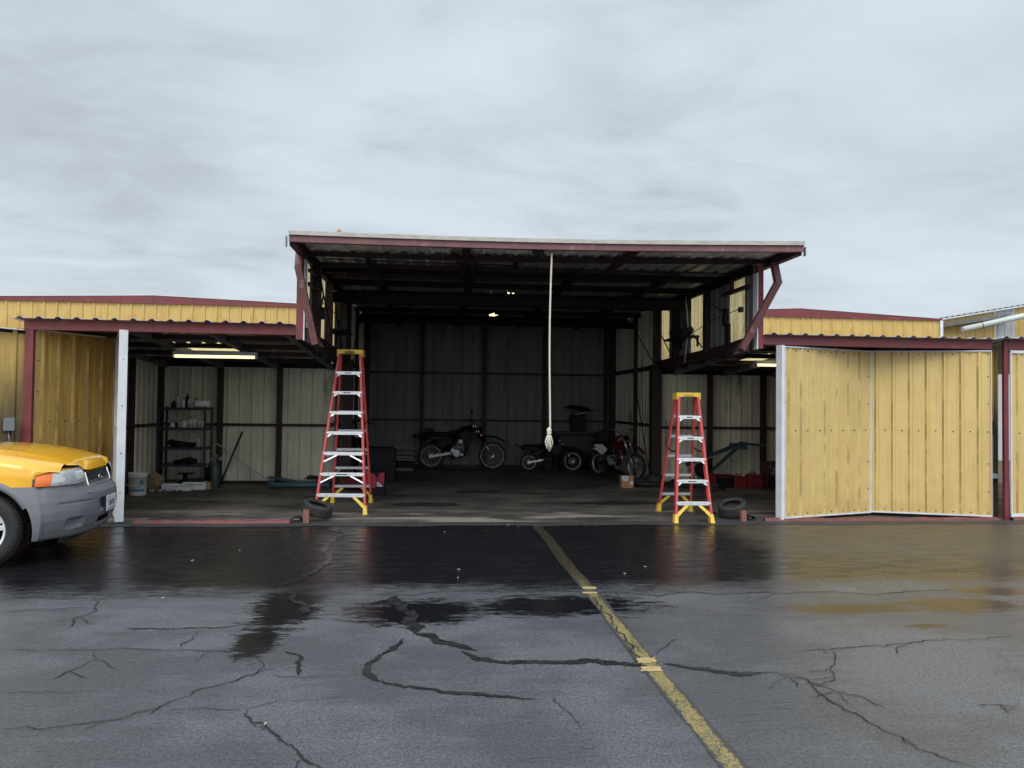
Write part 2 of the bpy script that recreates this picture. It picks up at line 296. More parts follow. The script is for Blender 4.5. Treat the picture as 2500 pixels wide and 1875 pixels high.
# ---------------------------------------------------------------- mesh helpers
class MB:
    def __init__(s, *mats): s.bm = bmesh.new(); s.mats = list(mats); s.mi = 0
    def use(s, i): s.mi = i; return s
    def face(s, vs, smooth=False):
        try: f = s.bm.faces.new(vs)
        except ValueError: return None
        f.material_index = s.mi; f.smooth = smooth; return f
    def box(s, a, b, rot=None, piv=None):
        """axis aligned from corner a to corner b, optional rotation about piv"""
        x0, y0, z0 = a; x1, y1, z1 = b
        v = [V(p) for p in ((x0,y0,z0),(x1,y0,z0),(x1,y1,z0),(x0,y1,z0),(x0,y0,z1),(x1,y0,z1),(x1,y1,z1),(x0,y1,z1))]
        if rot is not None:
            pv = V(piv) if piv is not None else sum(v, V())/8
            v = [pv + rot @ (q-pv) for q in v]
        v = [s.bm.verts.new(q) for q in v]
        for f in ((0,3,2,1),(4,5,6,7),(0,1,5,4),(1,2,6,5),(2,3,7,6),(3,0,4,7)): s.face([v[i] for i in f])
        return s
    def bar(s, a, b, w, h, up=(0,0,1)):
        """rectangular bar from a to b, w across, h along up"""
        a, b = V(a), V(b); d = (b-a).normalized(); u = V(up); u = (u-d*u.dot(d))
        if u.length < 1e-4: u = V((0,1,0)); u = u-d*u.dot(d)
        u.normalize(); r = d.cross(u)
        v = []
        for p in (a, b):
            for i, j in ((-1,-1),(1,-1),(1,1),(-1,1)): v.append(s.bm.verts.new(p+r*i*w/2+u*j*h/2))
        for f in ((3,2,1,0),(4,5,6,7),(0,1,5,4),(1,2,6,5),(2,3,7,6),(3,0,4,7)): s.face([v[i] for i in f])
        return s
    def tube(s, pts, r, n=8, closed=False, cap=True, smooth=True):
        pts = [V(p) for p in pts]; rs = r if isinstance(r, (list, tuple)) else [r]*len(pts)
        k = len(pts); rings = []; prev = None
        for i, p in enumerate(pts):
            if closed: d = pts[(i+1) % k]-pts[i-1]
            else: d = pts[min(i+1, k-1)]-pts[max(i-1, 0)]
            d.normalize()
            if prev is None:
                u = d.orthogonal().normalized()
                if abs(d.z) < .9: u = (V((0,0,1))-d*d.z).normalized()
            else:
                u = prev-d*prev.dot(d)
                u = u.normalized() if u.length > 1e-5 else d.orthogonal().normalized()
            prev = u; q = d.cross(u)
            rings.append([s.bm.verts.new(p+(u*cos(2*pi*j/n)+q*sin(2*pi*j/n))*rs[i]) for j in range(n)])
        for i in range(k if closed else k-1):
            A, B = rings[i], rings[(i+1) % k]
            for j in range(n): s.face([A[j], A[(j+1) % n], B[(j+1) % n], B[j]], smooth)
        if cap and not closed: s.face(rings[0][::-1]); s.face(rings[-1])
        return s
    def lathe(s, prof, c, axis='Z', n=24, smooth=True, a0=0, a1=2*pi, mt=None):
        """prof: list of (r, h) along axis from c"""
        c = V(c); full = abs(a1-a0-2*pi) < 1e-6; k = n if full else n+1; rings = []
        for (r, h) in prof:
            ring = []
            for j in range(k):
                a = a0+(a1-a0)*j/n
                q = {'Z': V((r*cos(a), r*sin(a), h)), 'Y': V((r*cos(a), h, r*sin(a))), 'X': V((h, r*cos(a), r*sin(a)))}[axis]
                if mt is not None: q = mt @ q
                ring.append(s.bm.verts.new(c+q))
            rings.append(ring)
        for i in range(len(rings)-1):
            for j in range(n if full else n):
                A, B = rings[i], rings[i+1]; s.face([A[j], A[(j+1) % k], B[(j+1) % k], B[j]], smooth)
        return s
    def disc(s, c, r, axis='Z', h=.02, n=20, mt=None):
        return s.lathe([(0.0001, -h/2), (r, -h/2), (r, h/2), (0.0001, h/2)], c, axis, n, False, mt=mt)
    def prism(s, pts, a, b):
        """polygon pts (list of 3-vectors) extruded by vector b-a"""
        off = V(b)-V(a); A = [s.bm.verts.new(V(p)) for p in pts]; B = [s.bm.verts.new(V(p)+off) for p in pts]; n = len(A)
        s.face(A[::-1]); s.face(B)
        for i in range(n): s.face([A[i], A[(i+1) % n], B[(i+1) % n], B[i]])
        return s
    def loft(s, secs, n=16, e=2.3, smooth=True):
        """secs: (centre, half width along y, half height along z) superellipse rings"""
        rings = []
        for c, hw, hh in secs:
            ring = []
            for j in range(n):
                a = 2*pi*j/n; ca, sa = cos(a), sin(a)
                ring.append(s.bm.verts.new(V(c)+V((0, hw*math.copysign(abs(ca)**(2/e), ca), hh*math.copysign(abs(sa)**(2/e), sa)))))
            rings.append(ring)
        for i in range(len(rings)-1):
            for j in range(n): s.face([rings[i][j], rings[i][(j+1) % n], rings[i+1][(j+1) % n], rings[i+1][j]], smooth)
        s.face(rings[0][::-1]); s.face(rings[-1]); return s
    def grid(s, f, nu, nv, thick=None, smooth=True, skip=None):
        vs = [[s.bm.verts.new(f(i/nu, j/nv)) for j in range(nv+1)] for i in range(nu+1)]
        for i in range(nu):
            for j in range(nv):
                q = [vs[i][j], vs[i+1][j], vs[i+1][j+1], vs[i][j+1]]
                if skip and skip([v.co for v in q]): continue
                s.face(q, smooth)
        return s
    def sheet(s, p0, u, v, lu, lv, n, pitch=.227, rib=.024, w0=.075, w1=.03, th=.003, phase=.5, top=None, ribi=None):
        """trapezoid ribbed sheet. u: across ribs, v: along ribs, n: the side the ribs stand out on; top(a)->length along v"""
        p0, u, v, n = V(p0), V(u).normalized(), V(v).normalized(), V(n).normalized()
        prof = [(0, 0)]; x = pitch*phase
        while x-w0/2 < lu:
            for dx, h in ((-w0/2, 0), (-w1/2, rib), (w1/2, rib), (w0/2, 0)):
                if 0 < x+dx < lu: prof.append((x+dx, h))
            # small stiffening crease between ribs
            for dx, h in ((pitch*.5-.02, 0), (pitch*.5, .003), (pitch*.5+.02, 0)):
                if 0 < x+dx < lu: prof.append((x+dx, h))
            x += pitch
        prof.append((lu, 0))
        lens = [lv if top is None else top(a) for a, h in prof]
        A = [[s.bm.verts.new(p0+u*a+n*(h+o)+v*(L_ if e else 0)) for (a, h), L_ in zip(prof, lens)] for e in (0, 1) for o in (0, -th)]
        # A: [e0 o0, e0 o1, e1 o0, e1 o1]
        for i in range(len(prof)-1):
            m0 = s.mi
            if ribi is not None and prof[i+1][1] > prof[i][1]+.01: s.mi = ribi
            s.face([A[0][i], A[0][i+1], A[2][i+1], A[2][i]]); s.mi = m0; s.face([A[1][i+1], A[1][i], A[3][i], A[3][i+1]])
            s.face([A[0][i+1], A[0][i], A[1][i], A[1][i+1]]); s.face([A[2][i], A[2][i+1], A[3][i+1], A[3][i]])
        return s
    def split(s, name, parent, world=True, key=None, bevel=0):
        """one object per separate piece (or per key of the piece's centre)"""
        bm = s.bm; bm.verts.index_update(); seen = {}; k = 0
        for v in bm.verts:
            if v in seen: continue
            st = [v]; seen[v] = k
            while st:
                q = st.pop()
                for e in q.link_edges:
                    o = e.other_vert(q)
                    if o not in seen: seen[o] = k; st.append(o)
            k += 1
        cs = [[V(), 0] for _ in range(k)]
        for v, i in seen.items(): cs[i][0] += v.co; cs[i][1] += 1
        grp = {}
        for i, (c, n) in enumerate(cs): grp.setdefault(key(c/n) if key else i, set()).add(i)
        out = []
        for g_ in grp.values():
            mb = MB(*s.mats); mp = {}
            for v in bm.verts:
                if seen[v] in g_: mp[v] = mb.bm.verts.new(v.co)
            for f in bm.faces:
                if f.verts[0] in mp:
                    nf = mb.bm.faces.new([mp[v] for v in f.verts]); nf.material_index = f.material_index; nf.smooth = f.smooth
            out.append(mb.obj(name, parent, world, bevel=bevel))
        bm.free(); return out
    def obj(s, name, parent=None, world=True, loc=None, label=None, bevel=0):
        bm = s.bm
        bmesh.ops.recalc_face_normals(bm, faces=bm.faces)
        if bevel:
            bmesh.ops.bevel(bm, geom=[e for e in bm.edges if len(e.link_faces) == 2 and e.calc_face_angle(0) > .6], offset=bevel, segments=2, affect='EDGES', profile=.6, clamp_overlap=True)
        if parent is not None and world: bm.transform(WM[parent.name].inverted())
        if parent is None and loc is None and bm.verts:
            xs = [v.co.x for v in bm.verts]; ys = [v.co.y for v in bm.verts]; zs = [v.co.z for v in bm.verts]
            loc = V(((min(xs)+max(xs))/2, (min(ys)+max(ys))/2, min(zs)))
            bm.transform(M.Translation(-loc))
        me = D.meshes.new(name); bm.to_mesh(me); bm.free()
        for m_ in s.mats: me.materials.append(m_)
        o = D.objects.new(name, me); col.objects.link(o)
        if parent is not None: o.parent = parent; WM[o.name] = WM[parent.name].copy()
        else:
            if loc is not None: o.location = loc
            WM[o.name] = M.Translation(V(loc) if loc is not None else V((0, 0, 0)))
        if label: o['label'] = label
        return o
WM = {}
def thing(name, label, cat, loc=(0,0,0), rz=0, group=None):
    o = D.objects.new(name, None); col.objects.link(o); o.location = loc; o.rotation_euler = (0, 0, rz)
    o.empty_display_size = .2; o['label'] = label; o['category'] = cat
    if group: o['group'] = group
    WM[o.name] = M.Translation(V(loc)) @ M.Rotation(rz, 4, 'Z'); return o
def tag(o, label, cat, group=None):
    o['label'] = label; o['category'] = cat
    if group: o['group'] = group
    return o
def struct(o): o['kind'] = 'structure'; return o
def text(s, size, mt, name, parent, loc, rot, ext=.001, sx_=1):
    cu = D.curves.new(name, 'FONT'); cu.body = s; cu.size = size; cu.extrude = ext; cu.align_x = 'CENTER'; cu.align_y = 'CENTER'; cu.resolution_u = 2
    tmp = D.objects.new(name, cu); col.objects.link(tmp)
    dg = bpy.context.evaluated_depsgraph_get(); me = D.meshes.new_from_object(tmp.evaluated_get(dg)); D.objects.remove(tmp)
    me.transform(M.Translation(V(loc)) @ rot.to_4x4() @ M.Diagonal((sx_, 1, 1, 1)))
    me.materials.clear(); me.materials.append(mt)
    o = D.objects.new(name, me); col.objects.link(o); o.parent = parent; WM[o.name] = WM[parent.name].copy(); return o
def RZ(a): return M.Rotation(a, 3, 'Z')
def RX(a): return M.Rotation(a, 3, 'X')
def RY(a): return M.Rotation(a, 3, 'Y')

# ================================================================ SETTING: ground
FY = 10.25; WB = 14.9; CB = 18.6; XL, XR = -1.76, 4.45; OL, OR = -5.19, 7.95; ZB = 2.455
g = MB(asphalt_mat()); g.bm.faces.new([g.bm.verts.new(p) for p in ((-400,-300,0),(400,-300,0),(400,500,0),(-400,500,0))])
asphalt = struct(g.obj('asphalt', loc=V((0,0,0))))
f_ = MB(floor_mat())
f_.box((-9.5, 10.12, -.05), (12.3, 19.2, .006)); struct(f_.obj('hangar_floor', loc=V((0, 0, 0))))
# asphalt lip along the slab
l_ = MB(mat('old_asphalt_lip', (.045, .046, .05), .6, 0, .3, 20, .5, 90))
def lipf(u, v):
    x = -9+21*u; y = 9.84+.30*v+.03*sin(x*3.1)+.02*sin(x*7.7); return V((x, y if v < .9 else 10.16, .004+.012*sin(pi*min(v*1.1, 1))))
l_.grid(lipf, 160, 4); struct(l_.obj('pavement_edge', loc=V((0,0,0))))
# painted line
ln = MB(line_mat())
def linef(u, v):
    y = -1+10.95*u; x = 1.262+.124*v+.008*sin(y*2.3)+.004*sin(y*9+v*3); return V((x, y, .004))
ln.grid(linef, 160, 2); struct(ln.obj('painted_line', loc=V((0, 0, 0))))
patchm = mat('fresh_yellow_paint', (.44, .33, .16), .5, 0, .2, 30, .2, 90)
for (px, py, rx, ry) in ((1438, 1437, .060, .045), (1440, 1449, .065, .03), (1578, 1615, .062, .055), (1590, 1636, .062, .045)):
    c = G(px, py); pm = MB(patchm)
    ring = [pm.bm.verts.new((c.x+(rx*max(-1, min(1, 1.5*cos(a)))+.18*ry*sin(a))*(1+random.uniform(-.12, .12)), c.y+ry*.9*max(-1, min(1, 1.6*sin(a)))*(1+random.uniform(-.25, .2)), .0075)) for a in [2*pi*k/26 for k in range(26)]]
    pm.face(ring); struct(pm.obj('paint_patch'))
def crack(pts, w, mt, name, rag=.35, z=.0055):
    """a ragged ribbon along photo points, roughened by midpoint displacement"""
    P3 = [G(*p) for p in pts]
    def rough(a, b):
        if (b-a).length < .025: return [a]
        d = b-a; q = V((-d.y, d.x, 0))*random.gauss(0, .085); m_ = a.lerp(b, random.uniform(.4, .6))+q
        return rough(a, m_)+rough(m_, b)
    out = []
    for a, b in zip(P3, P3[1:]): out += rough(a, b)
    out.append(P3[-1]); mb = MB(mt); L0 = []; wl = wr_ = 1.0; n_ = len(out)
    for i, p in enumerate(out):
        d = (out[min(i+1, n_-1)]-out[max(i-1, 0)]).normalized(); q = V((-d.y, d.x, 0))
        wl += (1-wl)*.15+random.gauss(0, rag*.6); wr_ += (1-wr_)*.15+random.gauss(0, rag*.6); wl = min(2, max(.15, wl)); wr_ = min(2, max(.15, wr_))
        tt = min(1, min(i, n_-1-i)/(n_*.12+1)+.12)*w/2
        L0.append((mb.bm.verts.new((p.x+q.x*tt*wl, p.y+q.y*tt*wl, z)), mb.bm.verts.new((p.x-q.x*tt*wr_, p.y-q.y*tt*wr_, z))))
    for (a, b), (c, d) in zip(L0, L0[1:]): mb.face([a, b, d, c])
    return mb.obj(name, asphalt)
CR = [([(0, 1782), (150, 1775), (260, 1762), (330, 1742), (400, 1722), (455, 1703), (505, 1680), (560, 1668), (620, 1648), (690, 1630)], .012),
      ([(600, 1733), (596, 1748), (612, 1765), (655, 1778), (672, 1795), (690, 1812), (720, 1830), (740, 1855), (790, 1878)], .018),
      ([(0, 1587), (180, 1588), (300, 1583), (440, 1588), (520, 1592), (600, 1590), (660, 1585)], .012),
      ([(230, 1465), (238, 1490), (190, 1508), (165, 1535)], .014), ([(0, 1491), (90, 1489), (220, 1486)], .01),
      ([(237, 1590), (230, 1612), (170, 1640), (110, 1665)], .012), ([(0, 1692), (90, 1693), (200, 1688)], .01),
      ([(485, 1540), (470, 1562), (445, 1583)], .010), ([(400, 1735), (480, 1733), (595, 1735)], .008), ([(600, 1733), (640, 1722), (740, 1712), (860, 1705)], .007),
      ([(655, 1650), (730, 1655), (830, 1648)], .008), ([(625, 1605), (645, 1622), (630, 1640), (610, 1655)], .007),
      ([(1900, 1640), (1975, 1663), (2010, 1700), (2060, 1735), (2140, 1775), (2200, 1800), (2240, 1830), (2310, 1855), (2400, 1880)], .015),
      ([(1800, 1640), (1890, 1642), (1925, 1655), (2000, 1665)], .012), ([(1925, 1592), (2000, 1586), (2080, 1581), (2130, 1578), (2230, 1569), (2350, 1563), (2480, 1552)], .013),
      ([(2030, 1590), (2040, 1610), (2030, 1632), (2035, 1655), (1985, 1662)], .012), ([(1970, 1665), (2040, 1690), (2110, 1705), (2160, 1730)], .012),
      ([(1655, 1560), (1590, 1600)], .01), ([(1445, 1455), (1460, 1478), (1490, 1505), (1505, 1540), (1540, 1575), (1562, 1608), (1600, 1620)], .022),
      ([(760, 1452), (900, 1451), (1050, 1447), (1250, 1446), (1430, 1446), (1500, 1446), (1700, 1446), (1900, 1449), (2200, 1447), (2480, 1441)], .018),
      ([(1340, 1700), (1395, 1745), (1412, 1770), (1425, 1790)], .008), ([(0, 1455), (200, 1461), (420, 1457), (640, 1457)], .010), ([(2380, 1723), (2440, 1722), (2490, 1725)], .012)]
for pts, ww in CR: crack(pts, ww*.62, crackm, 'pavement_crack')
rb = random.Random(3)
for pts, ww in list(CR):
    if ww >= .011:
        for _ in range(2):
            i_ = rb.randrange(1, len(pts)-1) if len(pts) > 2 else 0; x_, y_ = pts[i_]; dx_ = rb.choice((-1, 1))*rb.uniform(20, 60)
            CR.append(([(x_, y_), (x_+dx_*.5, y_+rb.uniform(4, 16)), (x_+dx_, y_+rb.uniform(8, 34))], .006))
for pts, ww in CR[-40:]:
    if ww == .006: crack(pts, ww, crackm, 'pavement_crack')
SE = [([(965, 1455), (975, 1480), (1000, 1505), (1020, 1530), (1012, 1548)], .13), ([(1012, 1548), (1060, 1565), (1120, 1578), (1165, 1590)], .10),
      ([(1130, 1590), (1165, 1612), (1250, 1618), (1380, 1618), (1480, 1622), (1580, 1626)], .085), ([(985, 1560), (940, 1595), (900, 1625), (895, 1645), (930, 1665)], .05),
      ([(930, 1663), (1010, 1680), (1100, 1692), (1200, 1700), (1310, 1707)], .045), ([(810, 1285), (800, 1340), (780, 1385), (740, 1415), (690, 1430)], .10),
      ([(1620, 1622), (1700, 1632), (1790, 1645), (1860, 1645)], .075), ([(690, 1440), (725, 1470), (735, 1500)], .08), ([(690, 1590), (735, 1605), (725, 1650)], .03),
      ([(300, 1535), (450, 1535), (560, 1530), (650, 1517)], .022)]
for pts, ww in SE: crack(pts, ww*.75, sealm, 'sealed_crack', .3, .0045)
# little bits of litter and pale leaves on the asphalt
lm = MB(mat('pale_litter', (.38, .36, .32), .8))
for (px, py) in ((1085, 1300), (1120, 1392), (1265, 1286), (1525, 1402), (1575, 1385), (470, 1370), (1118, 1412), (648, 1770), (398, 1462), (885, 1320), (1240, 1283), (585, 1345)):
    c = G(px, py); a = random.random()*3; r = random.uniform(.004, .009)
    lm.box((c.x-r*1.8, c.y-r, .006), (c.x+r*1.8, c.y+r, .010), RZ(a))
lo = lm.obj('litter', loc=V((0,0,0))); lo['kind'] = 'stuff'; lo['label'] = 'small pale bits of litter and leaf scattered on the wet asphalt'; lo['category'] = 'litter'

# ================================================================ HANGAR
hangar = thing('hangar', 'open T shaped metal hangar with yellow sheet walls, red steel frame and stained floor', 'hangar', (1.35, FY, 0))
def hp(name, mb, label=None, bevel=0): return mb.obj(name, hangar, label=label, bevel=bevel)
def hs(name, mb, key=None): return mb.split(name, hangar, True, key)
SPIN = WB-.0
# --- front frame: red beams over the wings, posts
for x0, x1 in ((OL-.02, XL+.02), (XR+.068, OR)):
    b = MB(red); b.box((x0, FY-.10, ZB), (x1, FY-.055, ZB+.115)); b.box((x0+.002, FY-.115, ZB+.115), (x1-.002, FY-.04, ZB+.132)); b.box((x0+.004, FY-.054, ZB+.003), (x1-.004, FY+.09, ZB+.10)); hp('wing_header_beam', b)
b = MB(red); b.box((OL-.01, FY-.09, 0), (OL+.09, FY+.03, ZB)); hp('post', b)
b = MB(red); b.box((XL-.078, FY-.13, ZB-.06), (XL+.015, FY+.02, 3.5)); hp('post', b)
b = MB(red); b.box((XR-.012, FY-.13, ZB-.06), (XR+.066, FY+.02, 3.56)); hp('post', b)
for x in (XL+.017, XR-.030): b = MB(white); b.box((x, FY-.14, ZB-.07), (x+.016, FY+.0, 3.45)); hp('corner_trim', b)
# sill
for x0, x1 in ((OL+1.4, -1.86), (4.52, OR+.02), (8.2, 11.5)):
    b = MB(reds)
    def sf(u, v, x0=x0, x1=x1): return V((x0+(x1-x0)*u, FY-.20+.09*min(v*1.0, 1)+.004*sin(u*60), .05*sin(pi*min(max(v, 0), 1))**.4+.004+.006*sin(u*40)))
    b.grid(sf, 60, 5, smooth=False); hp('threshold', b)
# --- wing roofs (ribs run front to back)
ZR0, ZR1, YR0, YR1 = ZB+.118, 2.30, FY-.22, WB+.13
rv = V((0, YR1-YR0, ZR1-ZR0)); rl = rv.length
for x0, x1 in ((OL-.13, XL-.10), (XR+.07, OR+.05)):
    nr_ = V((1,0,0)).cross(rv); Pr = .227; ia = round(((-4.25 if x0 < 0 else 5.45)-x0)/Pr); ib = ia+5; ya, yb = 2.2, 3.4
    st_ = lambda mb, a, c, l0, l1, th=.003: mb.sheet(V((x0+a*Pr, YR0, ZR0+.017))+rv.normalized()*l0, (1,0,0), rv, min((c-a)*Pr, x1-x0-a*Pr), l1-l0, nr_, .227, .025, .09, .03, th, .5)
    for a_, c_, l0, l1 in ((0, ia, 0, rl), (ib, 99, 0, rl), (ia, ib, 0, ya), (ia, ib, yb, rl)): b = MB(roof_mt); st_(b, a_, c_, l0, l1); hp('wing_roof', b)
    b = MB(strip_m); st_(b, ia, ib, ya, yb, .002); hp('skylight_panel', b)
    b = MB(liner_shade)
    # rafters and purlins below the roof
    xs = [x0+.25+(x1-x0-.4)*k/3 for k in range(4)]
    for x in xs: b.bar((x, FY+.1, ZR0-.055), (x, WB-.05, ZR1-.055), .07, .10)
    hpb = hs('roof_rafters', b)
    b = MB(redd)
    for k in range(1, 5):
        t_ = k/5; y = FY+(WB-FY)*t_; b.box((x0+.1, y-.03, ZR0+(ZR1-ZR0)*t_-.075), (x1-.05, y+.03, ZR0+(ZR1-ZR0)*t_-.003))
    hs('roof_purlins', b)
for xa, xb in ((XL-.12, XL+.0), (XR+.0, XR+.18)):
    b = MB(blackened); b.bar(((xa+xb)/2, FY+.05, ZR0+.0), ((xa+xb)/2, WB+.12, ZR1+.012), abs(xb-xa), .06); hp('roof_flashing', b)
# --- wing back walls with posts and girts
def back_wall(x0, x1, y, z1, posts, girts, sheetm, pm, pw=.085):
    b = MB(sheetm); b.sheet((x0, y+.03, .0), (1,0,0), (0,0,1), x1-x0, z1, (0,-1,0), .227, .022, .07, .028); hp('back_wall', b)
    for x in posts: b = MB(pm); b.box((x-pw/2, y-.13, 0), (x+pw/2, y-.002, z1)); hp('wall_post', b)
    for z in girts: b = MB(pm); b.box((x0, y-.05, z-.03), (x1, y-.003, z+.02)); hp('wall_girt', b)
back_wall(OL, XL, WB, 2.215, [-5.15, -4.066, -2.972, -1.88], [1.13], liner, redd)
back_wall(XR+.02, OR, WB, 2.215, [5.5, 6.62, 7.75], [1.15], liner, redd)
b = MB(dark); b.box((OL, WB-.10, 2.215), (XL-.02, WB+.02, 2.321)); b.box((XR+.04, WB-.10, 2.215), (OR, WB+.02, 2.321)); hs('top_plate', b)
b = MB(redd); b.box((OL, WB-.06, .006), (XL, WB+.02, .06)); b.box((XR, WB-.06, .006), (OR, WB+.02, .06)); hs('base_angle', b)
# --- outer end walls of the wings
for x, n_ in ((OL, (1,0,0)), (OR, (-1,0,0))):
    b = MB(liner); b.sheet((x, FY, 0), (0,1,0), (0,0,1), WB-FY, 2.4, n_, .227, .022, .07, .028, top=lambda a: 2.50-.26*a/4.65); hp('end_wall', b)
    b = MB(redd)
    for y in (12.0, 13.4): b.box((x-.01 if x > 0 else x+.03, y-.04, 0), (x-.10 if x > 0 else x+.11, y+.04, 2.3))
    b.box((x-.08 if x > 0 else x+.03, FY+.1, 1.10), (x-.03 if x > 0 else x+.08, WB, 1.15)); hs('end_wall_frame', b)
b = MB(yellow_soot); b.sheet((OR+.05, FY+.05, 0), (0,1,0), (0,0,1), WB-FY-.1, 2.4, (1,0,0), .227, .022, .07, .028); hp('outer_cladding', b)
# --- central bay: side walls above the wings and behind them
ZT = 3.592
for x, s_, strips in ((XL, 1, ((10.27, 10.66), (11.55, 12.10), (13.04, 13.65))), (XR, -1, ((10.60, 11.18), (12.36, 12.94), (14.13, 14.69)))):
    ys = [FY-.06]; 
    for a, c in strips: ys += [a, c]
    ys.append(WB)
    b = MB(liner_shade)
    for i in range(0, len(ys), 2):
        y0, y1 = ys[i], ys[i+1]
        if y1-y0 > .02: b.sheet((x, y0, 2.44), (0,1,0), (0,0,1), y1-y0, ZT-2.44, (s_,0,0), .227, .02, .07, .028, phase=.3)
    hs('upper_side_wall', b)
    for a, c in strips:
        b = MB(strip_m); b.sheet((x-.012*s_, a-.03, 2.45), (0,1,0), (0,0,1), c-a+.06, ZT-2.47, (s_,0,0), .19, .008, .03, .012, phase=.5, th=.002); hp('translucent_strip', b)
    b = MB(liner); b.sheet((x, WB, 0), (0,1,0), (0,0,1), CB-WB, ZT, (s_,0,0), .227, .022, .07, .028); hp('bay_side_wall', b)
    b = MB(redd)
    for y in ((10.95, 12.2, 13.3) if x < 0 else (11.98, 13.62)): b.box((x+.002*s_, y-.055, 2.45), (x+.11*s_, y+.055, 3.49)); 
    b.box((x+.004*s_, WB-.06, 2.3), (x+.10*s_, WB+.05, ZT)); hs('side_stud', b)
    b = MB(redd); b.box((x-.05*s_, WB-.085, 0), (x+.15*s_, WB+.12, 2.4)); hp('bay_post', b)
    b = MB(redd); b.bar((x, FY-.02, 2.475), (x, WB, 2.40), .13, .14); b.bar((x+.004*s_, WB, 2.36), (x+.004*s_, CB, 2.36), .08, .09)
    b.box((x+.01*s_, WB+.12, 1.14), (x+.06*s_, CB, 1.20)); b.box((x+.01*s_, 16.4, 0), (x+.09*s_, 16.5, ZT)); b.box((x+.012*s_, 18.45, 0), (x+.15*s_, 18.58, ZT)); hs('side_beam', b)
    b = MB(blackened); b.box((x+.003*s_, FY+.04, 3.465), (x+.07*s_, WB+.1, 3.588)); hp('top_rail', b)
    b = MB(dark)
    for (ya, za, yb, zb_) in (((10.85, 3.3, 12.1, 2.55), (12.2, 3.3, 13.35, 2.52)) if x < 0 else ((14.7, 3.2, 13.65, 2.5), (13.3, 3.25, 12.05, 2.55), (11.9, 3.3, 11.0, 2.98)))+( (16.4, 3.3, 14.95, 2.5), (16.4, 2.3, 15.0, .1)):
        b.tube([(x+.12*s_, ya, za), (x+.12*s_, yb, zb_)], .011, 6)
    hs('bracing_rods', b)
# extra muntin pieces in the nearest strip on the right
b = MB(redd); b.box((XR-.09, FY+.1, 3.27), (XR-.03, 11.3, 3.32)); b.box((XR-.085, 10.92, 3.32), (XR-.035, 10.96, ZT)); hs('short_rail', b)
b = MB(redd); b.box((XL+.03, FY+.05, 3.13), (XL+.09, 11.1, 3.18)); b.box((XL+.031, FY+.05, 3.32), (XL+.085, 11.1, 3.36)); hs('short_rail', b)
# --- central back wall
b = MB(liner_shade); b.sheet((XL, CB+.03, 0), (1,0,0), (0,0,1), XR-XL, ZT, (0,-1,0), .227, .022, .07, .028); hp('back_wall', b)
for x in (-1.70, -.342, 1.177, 2.659, 4.2): b = MB(redd); b.box((x-.045, CB-.13, 0), (x+.045, CB-.002, ZT)); hp('wall_post', b)
b = MB(redd)
for z in (1.17, 2.32): b.box((XL, CB-.05, z-.03), (XR, CB-.003, z+.02))
b.box((XL, CB-.09, .006), (XR, CB-.004, .08)); hp('wall_girt', b)
# --- central roof
b = MB(roof_mt, roof_in); b.use(0); b.sheet((XL-.1, FY+.05, 3.60), (1,0,0), (0,1,0), XR-XL+.2, CB-FY+.1, (0,0,1), .227, .03, .10, .03); hp('bay_roof', b)
b = MB(blackened)
for y in (11.4, 12.6, 13.8, 15.0, 16.2, 17.4, 18.4): b.box((XL+.02, y-.035, 3.50), (XR-.02, y+.035, 3.592))
hs('roof_purlins', b)
b = MB(blackened)
for x in (-.9, .5, 2.0, 3.4): b.box((x-.05, FY+.3, 3.43), (x+.05, CB-.14, 3.498))
b.box((XL+.01, 12.9, 3.26), (XR-.01, 13.02, 3.43)); b.box((XL+.01, 16.6, 3.30), (XR-.01, 16.7, 3.43)); hs('roof_rafters', b)

# --- yellow upper walls on both sides of the bay (the taller rear units)
def upper_unit(x0, x1, z0, z1, zp, xp, label, endtrim):
    t_ = thing('rear_unit', label, 'building', ((x0+x1)/2, WB+.35, 2.4))
    y = WB+.35; b = MB(yellow_up); b.sheet((x0, y, z0), (1,0,0), (0,0,1), x1-x0, z1-z0, (0,-1,0), .227, .022, .06, .028); b.obj('wall', t_)
    b = MB(red); b.box((x0-.02, y-.055, z1), (x1+.02, y+.01, z1+.035)); b.obj('eave_trim', t_)
    b = MB(red); h = zp
    b.prism([(x0, y+.012, z1+.036), (x1, y+.012, z1+.036), (x1, y+.012, z1+.045), (xp, y+.012, h), (x0, y+.012, z1+.045)], (0,0,0), (0,.05,0)); b.obj('gable_trim', t_)
    b = MB(white); b.bar((x0, y+.05, z1+.052), (xp, y+.05, h+.006), .10, .01); b.bar((xp, y+.05, h+.006), (x1, y+.05, z1+.052), .10, .01); b.obj('roof_edge', t_)
    b = MB(roof_mt); 
    b.prism([(x0, y+.06, z1+.02), (x1, y+.06, z1+.02), (xp, y+.06, h-.004)], (0,0,0), (0,3.6,0)); b.obj('roof', t_)
    b = MB(yellow_up); b.sheet((x0 if endtrim < 0 else x1, y+.05, z0), (0,1,0), (0,0,1), 3.6, z1-z0, (endtrim,0,0), .227, .022, .06, .028); b.obj('end_wall', t_)
    if endtrim > 0: b = MB(white); b.box((x1-.03, y-.06, z0), (x1+.03, y-.028, z1)); b.obj('corner_trim', t_)
    return t_
upper_unit(-9.4, XL-.12, 2.52, 3.435, 3.60, -5.45, 'long yellow ribbed upper wall with red gable trim left of the raised door', -1)
upper_unit(XR+.14, 10.75, 2.52, 3.475, 3.67, 7.6, 'yellow ribbed upper wall with red gable trim right of the raised door', 1)

